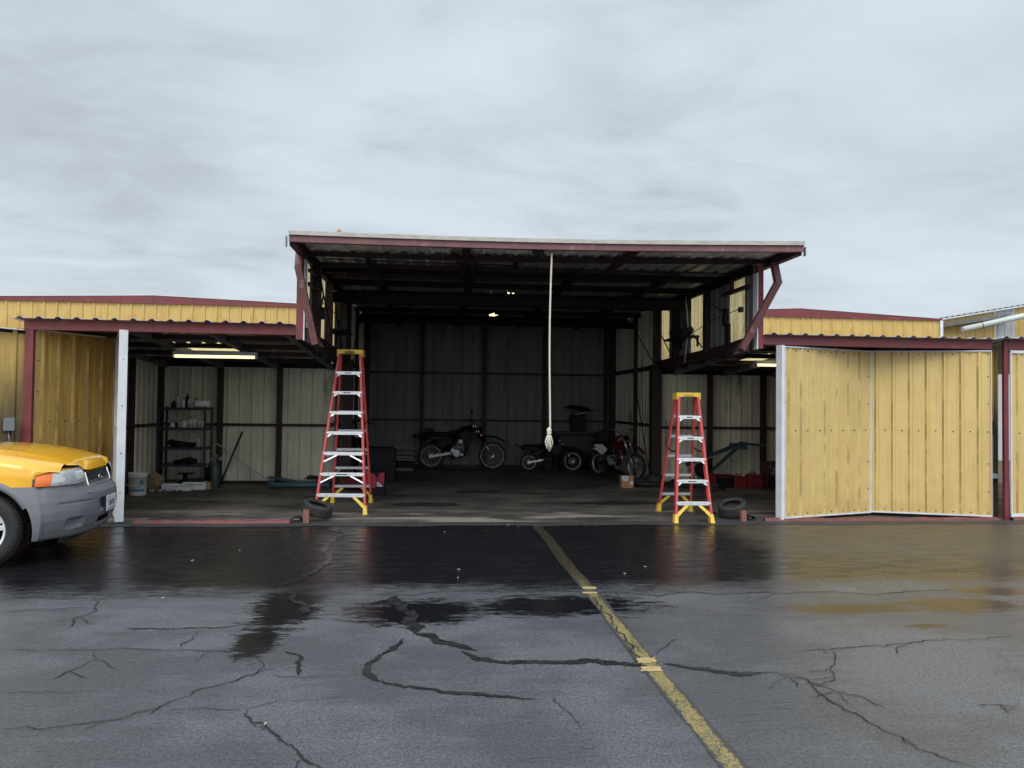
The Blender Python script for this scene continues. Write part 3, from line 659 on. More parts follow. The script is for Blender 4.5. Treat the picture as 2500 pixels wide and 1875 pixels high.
# ================================================================ neighbours
nl = thing('hangar', 'neighbouring yellow ribbed wall with soot stain and grey box at far left', 'hangar', (-6.6, 9.8, 0))
p0 = G(66, 1262); p1 = V((-6.9, 9.05, 0)); p0 = V((-5.215, 10.2, 0)); dd = (p0-p1)
nn = V((dd.y, -dd.x, 0)).normalized()
b = MB(yellow_soot); b.sheet((p1.x, p1.y, .02), dd, (0,0,1), dd.length, 2.45, nn, .227, .022, .07, .028); b.obj('wall', nl)
b = MB(white); b.bar((p1.x, p1.y-.06, 2.52), (p0.x, p0.y-.06, 2.40+.045), .12, .012); b.obj('roof_edge', nl)
b = MB(dark); b.bar((p1.x, p1.y+.02, 2.495), (p0.x, p0.y+.02, 2.42), .05, .04); b.obj('eave_shadow_bar', nl)  # dark bar standing in for the shade under the roof edge
b = MB(liner); b.sheet((-6.9, 9.05, .02), (-1, .25, 0), (0,0,1), 2.5, 2.45, (0,-1,0), .227, .022, .07, .028); b.obj('side_wall', nl)
b = MB(roof_mt); b.prism([(-6.95, 9.15, 2.47), (-5.33, 10.32, 2.42), (-5.33, 14.8, 2.25), (-9.4, 14.8, 2.25), (-9.4, 9.7, 2.47)], (0,0,0), (0,0,.03)); b.obj('roof', nl)
q = p0.lerp(p1, .235)+V((0,0,0)); q = V((-5.325, 0, 0)); tt = (q.x-p1.x)/dd.x; q = p1+dd*tt
eb = thing('electrical_box', 'small grey weatherproof electrical box on the sooty far left wall', 'electrical box', (q.x, q.y-.05, 1.17), math.atan2(dd.y, dd.x))
b = MB(boxgrey); b.box((-.055, -.06, 0), (.055, .02, .16)); b.obj('housing', eb, world=False, bevel=.006)
b = MB(boxgrey); b.box((-.06, -.072, .005), (.06, -.062, .165)); b.obj('cover', eb, world=False, bevel=.003)
b = MB(boxgrey); b.tube([(0, -.02, .0), (.015, -.02, -.12), (.02, -.02, -1.1)], .011, 8); b.obj('conduit', eb, world=False)

nr = thing('hangar', 'neighbouring hangar front with yellow doors and red header at far right', 'hangar', (9.6, FY, 0))
b = MB(red); b.box((8.20, FY-.10, ZB+.0), (12.2, FY-.055, ZB+.12)); b.box((8.20, FY-.115, ZB+.12), (12.2, FY-.04, ZB+.137)); b.obj('header_beam', nr)
b = MB(red); b.box((8.14, FY-.10, .0), (8.205, FY-.05, ZB+.13)); b.obj('post', nr)
b = MB(roof_mt); b.sheet((7.96, YR0-.04, ZR0+.03), (1,0,0), rv, 4.3, rl, V((1,0,0)).cross(rv), .227, .03, .10, .03, .003, .4); b.obj('roof', nr)
b = MB(yellow, rib_y); b.sheet((8.235, FY-.10, .07), (1,0,0), (0,0,1), 3.6, 2.37, (0,-1,0), .227, .022, .07, .028, ribi=1); b.obj('folding_door', nr)
b = MB(white, ink); b.box((8.215, FY-.135, .05), (11.8, FY-.115, .10)); b.box((8.215, FY-.135, 2.40), (11.8, FY-.115, 2.44)); b.box((8.213, FY-.136, .10), (8.228, FY-.11, 2.40)); b.use(1)
for k in range(14):
    for z in (1.25,): b.disc((8.35+.227*k, FY-.130, z), .008, 'Y', .008, 6)
b.obj('door_trim', nr)
b = MB(yellow_soot); b.sheet((8.13, FY+.02, .02), (0,1,0), (0,0,1), 4.4, 2.42, (-1,0,0), .227, .022, .06, .028); b.sheet((7.96, FY+.30, .02), (1,0,0), (0,0,1), .168, 2.5, (0,-1,0), .1, .022, .05, .02); b.obj('side_wall', nr)
b = MB(boxgrey)
b.prism([(8.0, FY+.30, .62), (8.10, FY+.30, .62), (8.10, FY+.30, .68), (8.0, FY+.30, .70)], (0,0,0), (.01,-.32,-.03)); sp = b.obj('spout'); tag(sp, 'grey sheet metal drain spout poking from the gap between hangars', 'spout')

# far right building
fb = thing('building', 'distant taller yellow building with corrugated roof edge and pale gutter', 'building', (18.5, 22, 0))
sl_ = (4.855-4.395)/(18.317-15.725); x0 = 15.35; z0 = 4.395-.375*sl_-.03
b = MB(yellow_up)
b.sheet((x0, 22, 0), (1,0,0), (0,0,1), 1.98, 4, (0,-1,0), .3, .02, .08, .03, top=lambda a: z0+sl_*a); b.sheet((18.0, 22, 0), (1,0,0), (0,0,1), 5, 4, (0,-1,0), .3, .02, .08, .03, top=lambda a: z0+sl_*(a+2.65)); b.obj('wall', fb)
b = MB(fibg); b.sheet((17.335, 21.99, 0), (1,0,0), (0,0,1), .66, 4, (0,-1,0), .22, .02, .06, .03, top=lambda a: z0+sl_*(a+1.985)); b.obj('translucent_panel', fb)
b = MB(roof_mt); b.sheet((x0-.1, 21.75, z0+.03), (1,0,sl_), (0,1,0), 8, 7, (-sl_,0,1), .20, .035, .09, .03); b.obj('roof', fb)
b = MB(liner_shade); b.prism([(15.35, 21.6, 4.08), (15.40, 21.6, 4.20), (17.6, 21.6, 4.56), (17.3, 21.6, 4.40)], (0,0,0), (0,.4,0)); b.obj('soffit', fb)
b = MB(lightp); ga, gb = V((15.88, 21.5, 4.00)), V((20.5, 21.5, 5.06)); b.tube([ga, gb], .085, 14); b.obj('gutter', fb)
b = MB(dark); dgn = (gb-ga).normalized()
for s_ in (.62, 2.1, 3.6): b.tube([ga+dgn*s_, ga+dgn*(s_+.02)], .09, 14)
b.split('gutter_strap', fb)
b = MB(liner_shade); b.box((15.32, 22.0, 0), (15.345, 28, z0-.02)); b.obj('side_wall', fb)

# ================================================================ folding side doors
def leaf(name, a, c, z0, z1, parent, matf, side, edge=None, nscrew=True, wm=white, vlip=True):
    """door leaf from plan point a to c; ribs on side*normal"""
    a, c = V((*a, 0)), V((*c, 0)); d = (c-a); Ln = d.length; u = d.normalized(); n_ = V((u.y, -u.x, 0))*side
    b = MB(matf, rib_l if matf is yellow_left else rib_y)
    b.sheet(a+V((0,0,z0+.02)), u, (0,0,1), Ln, z1-z0-.04, n_, .227, .024, .07, .028, phase=.45, ribi=1)
    o = b.obj(name, parent)
    f = MB(wm); th = .045; off = -n_*(th/2+.006)
    for z in (z0+.02, z1-.02, (z0+z1)/2): f.bar(a+off+V((0,0,z)), c+off+V((0,0,z)), th, .04)
    for k in (0.02, Ln-.02): f.bar(a+u*k+off+V((0,0,z0+.04)), a+u*k+off+V((0,0,z1-.04)), .04, th-.004, up=n_)
    # outer lips
    lip = n_*.018
    f.bar(a+lip+V((0,0,z0+.008)), c+lip+V((0,0,z0+.008)), .03, .02); f.bar(a+lip+V((0,0,z1-.006)), c+lip+V((0,0,z1-.006)), .03, .014)
    f.bar(a-u*.004+lip*.5+V((0,0,z0)), a-u*.004+lip*.5+V((0,0,z1)), .007, .05, up=n_) if vlip else None; f.bar(c+u*.004+lip*.5+V((0,0,z0)), c+u*.004+lip*.5+V((0,0,z1)), .007, .05, up=n_)
    f.obj('leaf_frame', o, world=True)
    if nscrew:
        s = MB(ink); k = .102
        while k < Ln-.05:
            for z in ((z0+z1)/2+.02, z0+.05, z1-.05): s.disc(a+u*(k+.11)+n_*.006+V((0,0,z)), .009, 'Z', .012, 6, mt=M.Rotation(pi/2, 3, n_.cross(V((0,0,1)))))
            k += .227
        for z in (z0+.35, z0+.75, z0+1.6, z0+2.0):
            for kk in (.03, Ln-.03): s.disc(a+u*kk+n_*.006+V((0,0,z)), .008, 'Z', .012, 6, mt=M.Rotation(pi/2, 3, n_.cross(V((0,0,1)))))
        s.obj('leaf_screws', o, world=True)
    return o
dl = thing('folding_door', 'half folded yellow bifold door of the left wing, white leading edge towards the tarmac', 'door', (-4.6, FY, 0))
A = (-5.08, FY-.03); Bp = (-4.60, 11.42); Cq = (-4.04, 10.02)
A = (-5.09, 10.22); Bp = (-4.57, 11.35); Cq = (-3.99, 10.12)
leaf('leaf', A, Bp, .07, 2.46, dl, yellow_left, 1, vlip=False)
leaf('leaf', (Bp[0]+.05, Bp[1]-.01), Cq, .03, 2.46, dl, yellow_left, -1)
c = V((*Cq, 0)); u_ = (V((*Cq, 0))-V((*Bp, 0))).normalized(); n__ = V((-u_.y, u_.x, 0))
b = MB(white, ink); b.bar(c+u_*.03+n__*-.0+V((0,0,.03)), c+u_*.03+V((0,0,2.47)), .02, .10, up=n__)
b.use(1)
for z in (.4, .9, 1.5, 2.1): b.disc(c+u_*.045+V((0,0,z)), .007, 'Z', .01, 6, mt=M.Rotation(pi/2, 3, n__))
b.obj('leading_edge', dl)
b = MB(dark); b.box((Cq[0]-.075, 10.32, 1.25), (Cq[0]-.055, 10.37, 1.45)); b.obj('handle', dl)
dr = thing('folding_door', 'wide closed yellow bifold door of the right wing, slightly folded at its middle', 'door', (6.4, FY, 0))
E1, F1, H1 = (4.80, 10.09), (6.37, 10.62), (7.90, 10.12)
leaf('leaf', E1, F1, .05, 2.43, dr, yellow, 1)
leaf('leaf', F1, H1, .06, 2.43, dr, yellow, 1, vlip=False)
c = V((*E1, 0)); u_ = (V((*F1, 0))-c).normalized(); n__ = V((-u_.y, u_.x, 0))
b = MB(white); b.bar(c-u_*.035+n__*.03+V((0,0,.03)), c-u_*.035+n__*.03+V((0,0,2.445)), .05, .11, up=n__); b.obj('leading_edge', dr)
b = MB(dark); b.box((7.935, FY-.14, 1.22), (7.95, FY-.10, 1.42)); b.obj('handle', dr)

# ================================================================ raised canopy door
cdn = thing('canopy_door', 'large one piece metal door raised flat like a canopy over the central bay', 'door', (1.4, 9.35, 3.5))
xl, xr_ = -1.80, 4.71; zl, zr_ = 3.515, 3.600; ZM = .0
sk = lambda x: zl+(zr_-zl)*(x-xl)/(xr_-xl)-.035*sin(pi*(x-xl)/(xr_-xl))
YD0, YD1 = 9.36, 11.97
def xbeam(mb, y0, y1, dz0, dz1, x0=xl, x1=xr_, n=12):
    for i in range(n):
        a = x0+(x1-x0)*i/n; c = x0+(x1-x0)*(i+1)/n
        pts = [(a, y0, sk(a)+dz0), (a, y1, sk(a)+dz0), (a, y1, sk(a)+dz1), (a, y0, sk(a)+dz1)]
        pts2 = [(c, y0, sk(c)+dz0), (c, y1, sk(c)+dz0), (c, y1, sk(c)+dz1), (c, y0, sk(c)+dz1)]
        A_ = [mb.bm.verts.new(p) for p in pts]; B_ = [mb.bm.verts.new(p) for p in pts2]
        for j in range(4): mb.face([A_[j], A_[(j+1)%4], B_[(j+1)%4], B_[j]])
        if i == 0: mb.face(A_)
        if i == n-1: mb.face(B_)
b = MB(mauve); xbeam(b, YD0-.02, YD0+.05, 0, .078); b.obj('front_beam', cdn)
b = MB(offw); xbeam(b, YD0-.05, YD0+.04, .080, .130); b.obj('edge_trim', cdn)
b = MB(mat('rust_triangle', (.4, .25, .17), .8)); b.prism([(-1.25, YD0-.03, sk(-1.25)+.131), (-1.16, YD0-.03, sk(-1.16)+.131), (-1.20, YD0-.03, sk(-1.2)+.175)], (0,0,0), (0,.02,0)); b.obj('bent_tab', cdn)
b = MB(door_in); ysk = YD0+.05
b.sheet((xl+.02, ysk, zl+.093), (1,0,(zr_-zl)/(xr_-xl)), (0,1,-.005), xr_-xl-.04, YD1-ysk, (0,0,-1), .227, .022, .075, .03, .004); b.obj('door_sheet', cdn)
bm_ = MB(redd)
for y in (10.22, 11.02, 11.92):
    xbeam(bm_, y, y+.05, .005-.0, .070, xl+.05, xr_-.05)
bm_.split('door_purlin', cdn)
b = MB(redd)
for x, x2 in ((.36, .36), (2.52, 2.52)): b.bar((x, YD0+.05, sk(x)+.035), (x2, YD1, sk(x2)+.035), .10, .062)
for x, s_ in ((xl+.04, 1), (xr_-.04, -1)): b.bar((x, YD0+.05, sk(x)+.03), (x, YD1, sk(x)+.03), .09, .13)
b.split('door_frame', cdn)
b = MB(boxgrey); b.box((xl-.04, YD0-.03, sk(xl)-.06), (xl-.025, YD0+.02, sk(xl)+.07)); b.box((xr_+.012, YD0-.03, sk(xr_)-.055), (xr_+.026, YD0+.02, sk(xr_)+.06)); b.split('end_tab', cdn)
b = MB(dark); b.tube([(xl+.3, 10.5, sk(xl)+.02), (-.3, 10.5, sk(-.3)+.01), (1.1, 10.5, sk(1.1)-.0)], .008, 6)
for x in (-.95, 1.08): b.box((x-.03, 10.42, sk(x)-.035), (x+.03, 10.55, sk(x)+.06))
b.tube([(1.30, YD0+.12, sk(1.3)-.01), (1.22, 9.7, sk(1.2)-.09), (1.1, 10.0, sk(1.1)-.02), (.95, 10.6, sk(1.0)-.12), (.93, 11.3, sk(1)-.10)], .007, 6)
b.box((1.18, YD0+.06, sk(1.2)-.035), (1.33, YD0+.12, sk(1.2)+.01)); b.obj('latch_rod', cdn)
armm = mat('worn_arm_paint', (.13, .045, .045), .5, 0, .2, 6, .1, 40, (.25, .17, .165), 5, .54)
# bent lifting arms
for x, P3 in ((4.6, [(4.20, 10.11, 2.38), (4.63, 9.92, 3.29), (4.60, 9.98, 3.57)]), (-1.8, [(-1.58, 10.08, 2.33), (-1.80, 10.0, 3.31), (-1.80, 10.05, 3.52)])):
    b = MB(armm)
    for a, c in zip(P3, P3[1:]): b.bar(a, c, .085, .085, up=(0, 1, 0))
    b.disc(P3[1], .046, 'Y', .084, 12)
    b.obj('lifting_arm', cdn)
    b = MB(redd); sx1 = 1 if x < 0 else -1; b.prism([(P3[0][0]-.12*sx1, 10.14, 2.36), (P3[0][0]+.10*sx1, 10.14, 2.30), (P3[0][0]+.02*sx1, 10.14, 2.44), (P3[0][0]-.14*sx1, 10.14, 2.55)], (0,0,0), (0, .09, 0)); b.obj('gusset_plate', cdn)
    b = MB(dark); xx = P3[1][0]-(.06 if x > 0 else -.06)
    b.tube([(P3[0][0], 10.2 if x > 0 else 10.45, 2.95), (P3[0][0]+(-.14 if x > 0 else .12), 11.0, 2.85), (P3[0][0]+(-.16 if x > 0 else .12), 12.6, 2.62)], .006, 6)
    b.box((P3[0][0]-.02, 10.12 if x > 0 else 10.4, 2.9), (P3[0][0]+.03, 10.2 if x > 0 else 10.47, 2.97)); b.obj('lift_cable', cdn)
# pulleys and the bundle on the right side wall
pl = thing('pulley_block', 'black pulley block hung before the nearest right translucent strip', 'pulley', (XR-.14, 11.0, 2.75))
b = MB(dark); b.disc((XR-.14, 11.0, 2.98), .05, 'X', .05, 14); b.box((XR-.17, 10.95, 2.80), (XR-.11, 11.05, 2.95)); b.box((XR-.16, 10.93, 2.98), (XR-.12, 11.07, 3.05)); b.obj('block', pl)
b = MB(dark); b.box((XR-.15, 10.88, 2.5), (XR-.10, 10.98, 2.82)); b.obj('bracket', pl)
pl2 = thing('pulley_block', 'black pulley on the left side wall between the translucent strips', 'pulley', (XL+.14, 10.9, 2.75))
b = MB(dark); b.disc((XL+.14, 10.9, 2.86), .06, 'X', .05, 14); b.box((XL+.10, 10.84, 2.75), (XL+.17, 10.96, 2.84)); b.obj('block', pl2)
b = MB(dark); b.tube([(XL+.10, 10.9, 3.3), (XL+.15, 10.92, 3.1), (XL+.12, 10.9, 2.9)], .012, 6); b.obj('hanger', pl2)
bs = thing('wall_shelf', 'small dark bracket shelf with a black bundle on the upper right side wall', 'shelf', (XR-.2, 12.95, 2.75))
b = MB(dark); b.box((XR-.33, 12.45, 2.755), (XR-.02, 13.5, 2.785)); b.box((XR-.04, 12.5, 2.60), (XR-.015, 12.55, 2.755)); b.box((XR-.04, 13.4, 2.60), (XR-.015, 13.45, 2.755)); b.obj('board', bs)
b = MB(blk); b.loft([((XR-.17, 0, 2.86), .02, .02), ((XR-.17, 0, 2.86), .02, .02)], 8)
b = MB(blk)
for k in range(5):
    b.tube([(XR-.17+.09*cos(a+k)*.9, 12.97+.36*cos(a), 2.80+.03*k+.025*sin(2*a+k)) for a in [2*pi*j/18 for j in range(18)]], .03, 6, closed=True)
tag(b.obj('coiled_strap'), 'black coiled bundle lying on the small right wall shelf', 'bundle')
bs2 = thing('wall_shelf', 'small dark bracket shelf low on the upper left side wall', 'shelf', (XL+.2, 12.6, 2.6))
b = MB(dark); b.box((XL+.02, 12.2, 2.715), (XL+.33, 13.1, 2.745)); b.obj('board', bs2)
b = MB(dark); b.box((XL+.05, 12.25, 2.56), (XL+.08, 12.29, 2.714)); b.box((XL+.05, 13.0, 2.56), (XL+.08, 13.04, 2.714)); b.split('bracket', bs2)
# hanging cord on the right
b = MB(hose_m); b.tube([(XR-.13, 12.86, 3.5), (XR-.14, 12.75, 3.2), (XR-.13, 12.72, 2.9), (XR-.13, 12.84, 2.5), (XR-.13, 12.88, 2.34)], .011, 6); tag(b.obj('hanging_cord'), 'thin cord hanging down before the middle right translucent strip', 'cord')

# ================================================================ pull rope
rp = thing('pull_rope', 'long pale cotton pull rope with a knotted frayed end hanging from the raised door', 'rope', (1.42, 9.45, 1.05))
b = MB(ropem)
pts = [(1.425+.012*sin(z*1.9), 9.45, z) for z in [3.50-k*.09 for k in range(26)]]
b.tube(pts, .0115, 8)
for off in (0, pi): b.tube([(1.425+.012*sin(z*1.9)+.006*cos(z*90+off), 9.45+.006*sin(z*90+off), z) for z in [3.49-k*.012 for k in range(184)]], .0078, 5, smooth=True)
b.obj('line', rp)
b = MB(ropem); b.lathe([(.002, 1.30), (.022, 1.285), (.034, 1.262), (.026, 1.24), (.032, 1.225), (.024, 1.20), (.002, 1.19)], (1.42, 9.45, 0), 'Z', 14); b.obj('knot', rp)
b = MB(ropem)
for k in range(22):
    a = random.random()*6.28; r = random.uniform(.018, .050); z0_ = random.uniform(.99, 1.08)
    b.tube([(1.42, 9.45, 1.22), (1.42+r*.7*cos(a), 9.45+r*.7*sin(a), 1.17), (1.42+r*cos(a), 9.45+r*sin(a), 1.11), (1.42+r*.8*cos(a+.4), 9.45+r*.8*sin(a+.4), z0_+.05), (1.42+r*.5*cos(a+.5), 9.45+r*.5*sin(a+.5), z0_)], .0075, 6)
b.obj('frayed_end', rp)

# ================================================================ lights
def fluoro(loc, rz, L_, label, m_, pair=False, glow=8):
    t_ = thing('fluorescent_light', label, 'light', loc, rz)
    b = MB(dark if pair else white); b.prism([(-L_/2, -.07, 0), (-L_/2, .07, 0), (-L_/2, .045, .055), (-L_/2, -.045, .055)], (0,0,0), (L_,0,0)); b.obj('housing', t_, world=False)
    b = MB(m_)
    for y in ((-.036, .036) if pair else (-.03, .03)): b.tube([(-L_/2+.03, y, -.022), (L_/2-.03, y, -.022)], .019, 10)
    b.split('tube', t_, False)
    b = MB(dark if pair else white)
    for x in (-L_/2+.012, L_/2-.012): b.box((x-.012, -.06, -.045), (x+.012, .06, -.001))
    b.split('tube_holder', t_, False)
    b = MB(dark)
    for x in (-L_*.3, L_*.3): b.tube([(x, 0, .055), (x, 0, .16 if not pair else .1)], .004, 5)
    b.split('hanger', t_, False)
    return t_
fluoro((-3.375, 12.0, 2.272), 0, 1.24, 'lit strip light under the left wing roof', tubem)
fluoro((6.0, 12.4, 2.315), 0, 1.24, 'lit strip light under the right wing roof, partly behind the folding door', tubem)
fluoro((1.16, 11.9, 3.375), pi/2, .20, 'nearer strip light seen end on under the central roof', tubem2, True)
fluoro((1.13, 15.0, 3.375), pi/2+.3, .36, 'farther strip light seen end on under the central roof', tubem2, True)

# ================================================================ step ladders
def ladder(label, feet, top, nst, name_txt, rail=.066, logo=ink):
    """feet: FL, FR, RL, RR ground points; top: (xL, xR, y, z)"""
    FL, FR, RL, RR = [V((*p, 0)) for p in feet]; txl, txr, ty, tz = top
    base = (FL+FR+RL+RR)/4; t_ = thing('step_ladder', label, 'ladder', (base.x, base.y, 0), 0)
    ux = (FR-FL).normalized(); fy = V((-ux.y, ux.x, 0))   # fy points back
    TL = V((txl, ty, tz)); TR = TL+ux*(txr-txl); dT = .115
    tf = {'FL': TL-fy*dT/2, 'FR': TR-fy*dT/2, 'RL': TL+fy*dT/2, 'RR': TR+fy*dT/2}
    ft = {'FL': FL, 'FR': FR, 'RL': RL, 'RR': RR}
    pos = lambda k, z: ft[k].lerp(tf[k], z/tz)
    for k in ('FL', 'FR', 'RL', 'RR'):
        a, c = pos(k, .05), pos(k, tz-.03); s_ = 1 if k[1] == 'L' else -1; fr = k[0] == 'F'
        b = MB(fib, steel)
        d = (c-a).normalized(); w1, w2 = (.030, .075) if fr else (.026, .050)
        # channel: web and two flanges
        b.bar(a, c, .005, w2, up=fy)
        for o_ in (-1, 1): b.bar(a+ux*s_*w1/2+fy*o_*w2/2, c+ux*s_*w1/2+fy*o_*w2/2, w1, .004, up=fy)
        b.use(1)
        for i in range(nst):
            z = (i+1)*tz/(nst+1)
            for o_ in (-.012, .012): 
                q = pos(k, z+o_)+ux*s_*w1/2-fy*(w2/2+.003); b.disc(q, .004, 'Y', .004, 6)
        b.obj('rail', t_)
        f0 = pos(k, .0); b = MB(yplas)
        wA, wB = .052, .036
        q0 = [f0+ux*s_*.012+ux*i*wA+fy*j*.055+V((0,0,.001)) for i, j in ((-.6,-1),(.6,-1),(.6,1),(-.6,1))]
        f1 = pos(k, .125); q1 = [f1+ux*s_*.012+ux*i*wB+fy*j*.048 for i, j in ((-.6,-1),(.6,-1),(.6,1),(-.6,1))]
        va = [b.bm.verts.new(p) for p in q0]; vb = [b.bm.verts.new(p) for p in q1]
        b.face(va[::-1]); b.face(vb)
        for i in range(4): b.face([va[i], va[(i+1)%4], vb[(i+1)%4], vb[i]])
        b.obj('foot', t_, bevel=.004)
    for i in range(nst):
        z = (i+1)*tz/(nst+1)-.02
        A_, B_ = pos('FL', z)+ux*.006, pos('FR', z)-ux*.006
        b = MB(alu, ink)
        b.bar(A_-fy*.040+V((0,0,-.010)), B_-fy*.040+V((0,0,-.010)), .004, .040); b.bar(A_+V((0,0,.009)), B_+V((0,0,.009)), .080, .004); b.bar(A_+fy*.040+V((0,0,-.004)), B_+fy*.040+V((0,0,-.004)), .004, .030)
        # tread grooves
        for o_ in (-.03, -.015, 0, .015, .03): b.bar(A_+fy*o_+V((0,0,.0125)), B_+fy*o_+V((0,0,.0125)), .005, .003)
        b.use(1)
        Lw = (B_-A_).length; dd_ = (B_-A_).normalized()
        for s_ in (.2, .8): b.disc(A_.lerp(B_, s_)-fy*.043+V((0,0,-.008)), .0045, 'Y', .004, 6)
        if i in (nst-1, nst-2, 1): b.bar(A_+dd_*Lw*.36-fy*.0428+V((0,0,-.008)), A_+dd_*Lw*.62-fy*.0428+V((0,0,-.008)), .001, .014)
        st = b.obj('step', t_)
        # knee braces
        big = i < nst-4 and i > 0 or (i == 1 and nst > 5) or (i == 2 and nst > 5); 
        bz, bx = (.115, .20) if (nst > 5 and 0 < i < 3) else ((.17, .16) if i == 0 else (.055, .065))
        b = MB(yplas if i == 0 else alu)
        for kk, P_, s_ in (('FL', A_, 1), ('FR', B_, -1)):
            q = pos(kk, z-bz-.02)+ux*s_*.004-fy*.034; r_ = P_+dd_*s_*bx-fy*.034+V((0,0,-.028))
            if i == 0:
                mid = q.lerp(r_, .5)-ux*s_*.006
                b.bar(q, mid, .006, .045, up=ux); b.bar(mid, r_, .006, .040, up=ux)
            else: b.bar(q, r_, .004, .019, up=ux)
        b.split('knee_brace', t_, True, lambda c: (c-(A_+B_)/2).dot(dd_) > 0)
        # rear horizontals
        A_, B_ = pos('RL', z), pos('RR', z)
        b = MB(alub); b.bar(A_-fy*.02, B_-fy*.02, .004, .036); b.bar(A_+V((0,0,.018)), B_+V((0,0,.018)), .04, .003); b.obj('rear_bar', t_)
        if i in (0, 1) or (nst > 5 and i == 2):
            b = MB(yplas if i == 0 else alub)
            for kk, P_, s_ in (('RL', A_, 1), ('RR', B_, -1)):
                q = pos(kk, z-(.17 if i == 0 else .10))+fy*.0; r_ = P_+dd_*s_*(.15 if i == 0 else .1)+V((0,0,-.02))
                b.bar(q, r_, .005, .04 if i == 0 else .018, up=ux)
            b.split('rear_brace', t_)
    # spreaders
    b = MB(dark)
    for s_ in ('L', 'R'):
        zz = tz*.55; a, c = pos('F'+s_, zz), pos('R'+s_, zz+.02); mid = a.lerp(c, .5)+V((0,0,-.03))
        b.bar(a, mid, .004, .022); b.bar(mid, c, .004, .022)
    b.split('spreader', t_, True, lambda c: c.x > base.x)
    # top cap with skirt
    b = MB(yplas)
    c0, c1 = TL-ux*.022, TR+ux*.022; dp = dT/2+.045; zt = tz+.012
    b.prism([c0-fy*dp+V((0,0,zt-tz)), c1-fy*dp+V((0,0,zt-tz)), c1+fy*dp+V((0,0,zt-tz)), c0+fy*dp+V((0,0,zt-tz))], (0,0,0), (0,0,.016))
    W_ = (c1-c0).length
    for o_ in (-dp+.003, dp-.003):
        arch = [(0,0),(W_,0),(W_,-.085),(W_-.035,-.085)]+[(W_-.035-.045*(1-cos(a))*1.0, -.085+.045*sin(a)) for a in (.5, 1.0, pi/2)]+[(.035+.045*(1-cos(a)), -.085+.045*sin(a)) for a in (pi/2, 1.0, .5)]+[(.035,-.085),(0,-.085)]
        b.prism([c0+fy*(o_-.002)+ux*(a_)+V((0,0,zt-tz+z_-.0005)) for a_, z_ in arch], (0,0,0), fy*.005)
    for e_ in (c0+ux*.0025, c1-ux*.0025): b.bar(e_-fy*(dp-.008)+V((0,0,-.03)), e_+fy*(dp-.008)+V((0,0,-.03)), .004, .082)
    cap = b.obj('top_cap', t_)
    rot = M((ux, V((0,0,1)), -fy)).transposed()
    mid = WM[t_.name].inverted() @ (TL.lerp(TR, .5)-fy*(dp+.002)+V((0,0,-.012)))
    if logo is ink:
        b = MB(ink); mm = TL.lerp(TR, .5)-fy*(dp+.0015)+V((0,0,-.010)); n_ = 24
        outer = [mm+ux*(.078*math.copysign(abs(cos(a))**1.5, cos(a)))+V((0,0,.021*sin(a))) for a in [2*pi*j/n_ for j in range(n_)]]
        b.prism(outer, (0,0,0), -fy*.001); b.obj('logo_oval', t_)
        text(name_txt, .026, yplas, 'logo_lettering', t_, WM[t_.name].inverted() @ (mm-fy*.003), rot)
    else: text(name_txt, .034, logo, 'logo_lettering', t_, mid, rot)
    return t_
ladder('tall red fibreglass step ladder with seven steps and yellow cap, left of the bay', ((-1.69, 10.93), (-.955, 10.87), (-1.60, 12.13), (-.985, 12.15)), (-1.43, -1.10, 11.42, 2.325), 7, 'WERNER')
ladder('shorter red fibreglass step ladder with five steps and worn yellow cap, right of the bay', ((3.215, 9.97), (3.742, 9.96), (3.33, 11.15), (3.845, 11.15)), (3.40, 3.70, 10.50, 1.745), 5, 'WERNER', logo=mat('worn_red_print', (.45, .12, .05), .7))

# ================================================================ tyres and wood blocks at the posts
def old_tyre(label, c, tilt, rz, R=.30, wd=.20):
    mt = RZ(rz) @ tilt
    b = MB(tyre); prof = [(.185, -.075), (.20, -.095), (.25, -.10), (.285, -.09), (.298, -.07), (.302, -.03), (.302, .03), (.298, .07), (.285, .09), (.25, .10), (.20, .095), (.185, .075), (.195, .05), (.24, .045), (.27, .0), (.24, -.045), (.195, -.05), (.185, -.075)]
    b.lathe([(r*R/.302, h*wd/.2) for r, h in prof], c, 'Z', 36, True, mt=mt)
    for k in range(44):
        a = 2*pi*k/44; 
        for s_ in (-1, 1):
            q = [mt @ V((R*1.004*cos(a+da), R*1.004*sin(a+da), h_*wd)) for da, h_ in ((0, .08*s_), (.06, .08*s_), (.10, .36*s_), (.04, .36*s_))]
            q2 = [p_*1.02 for p_ in q]; A_ = [b.bm.verts.new(V(c)+p_) for p_ in q]; B_ = [b.bm.verts.new(V(c)+p_) for p_ in q2]
            b.face(B_)
            for i in range(4): b.face([A_[i], A_[(i+1)%4], B_[(i+1)%4], B_[i]])
    o = b.obj('tyre'); return tag(o, label, 'tyre')
cL = G(765, 1262); old_tyre('old bare tyre leaning on its side at the foot of the left door post', (-1.57, 10.42, .150), RY(radians(17)) @ RX(radians(6)), 0, .205, .155)
old_tyre('old bare tyre lying tilted at the foot of the right door post', (4.20, 10.42, .150), RY(radians(-16)) @ RX(radians(12)), 0, .200, .16)
for x, y, w_, h_, lb in ((-1.66, 10.12, .075, .175, 'small reddish wood block standing upright before the left tyre'), (4.235, 10.12, .075, .155, 'small reddish wood block standing upright before the right tyre')):
    b = MB(woodr); b.box((x-w_/2, y-.03, .0), (x+w_/2, y+.03, h_), RZ(.05)); tag(b.obj('wood_block', bevel=.003), lb, 'wood block')
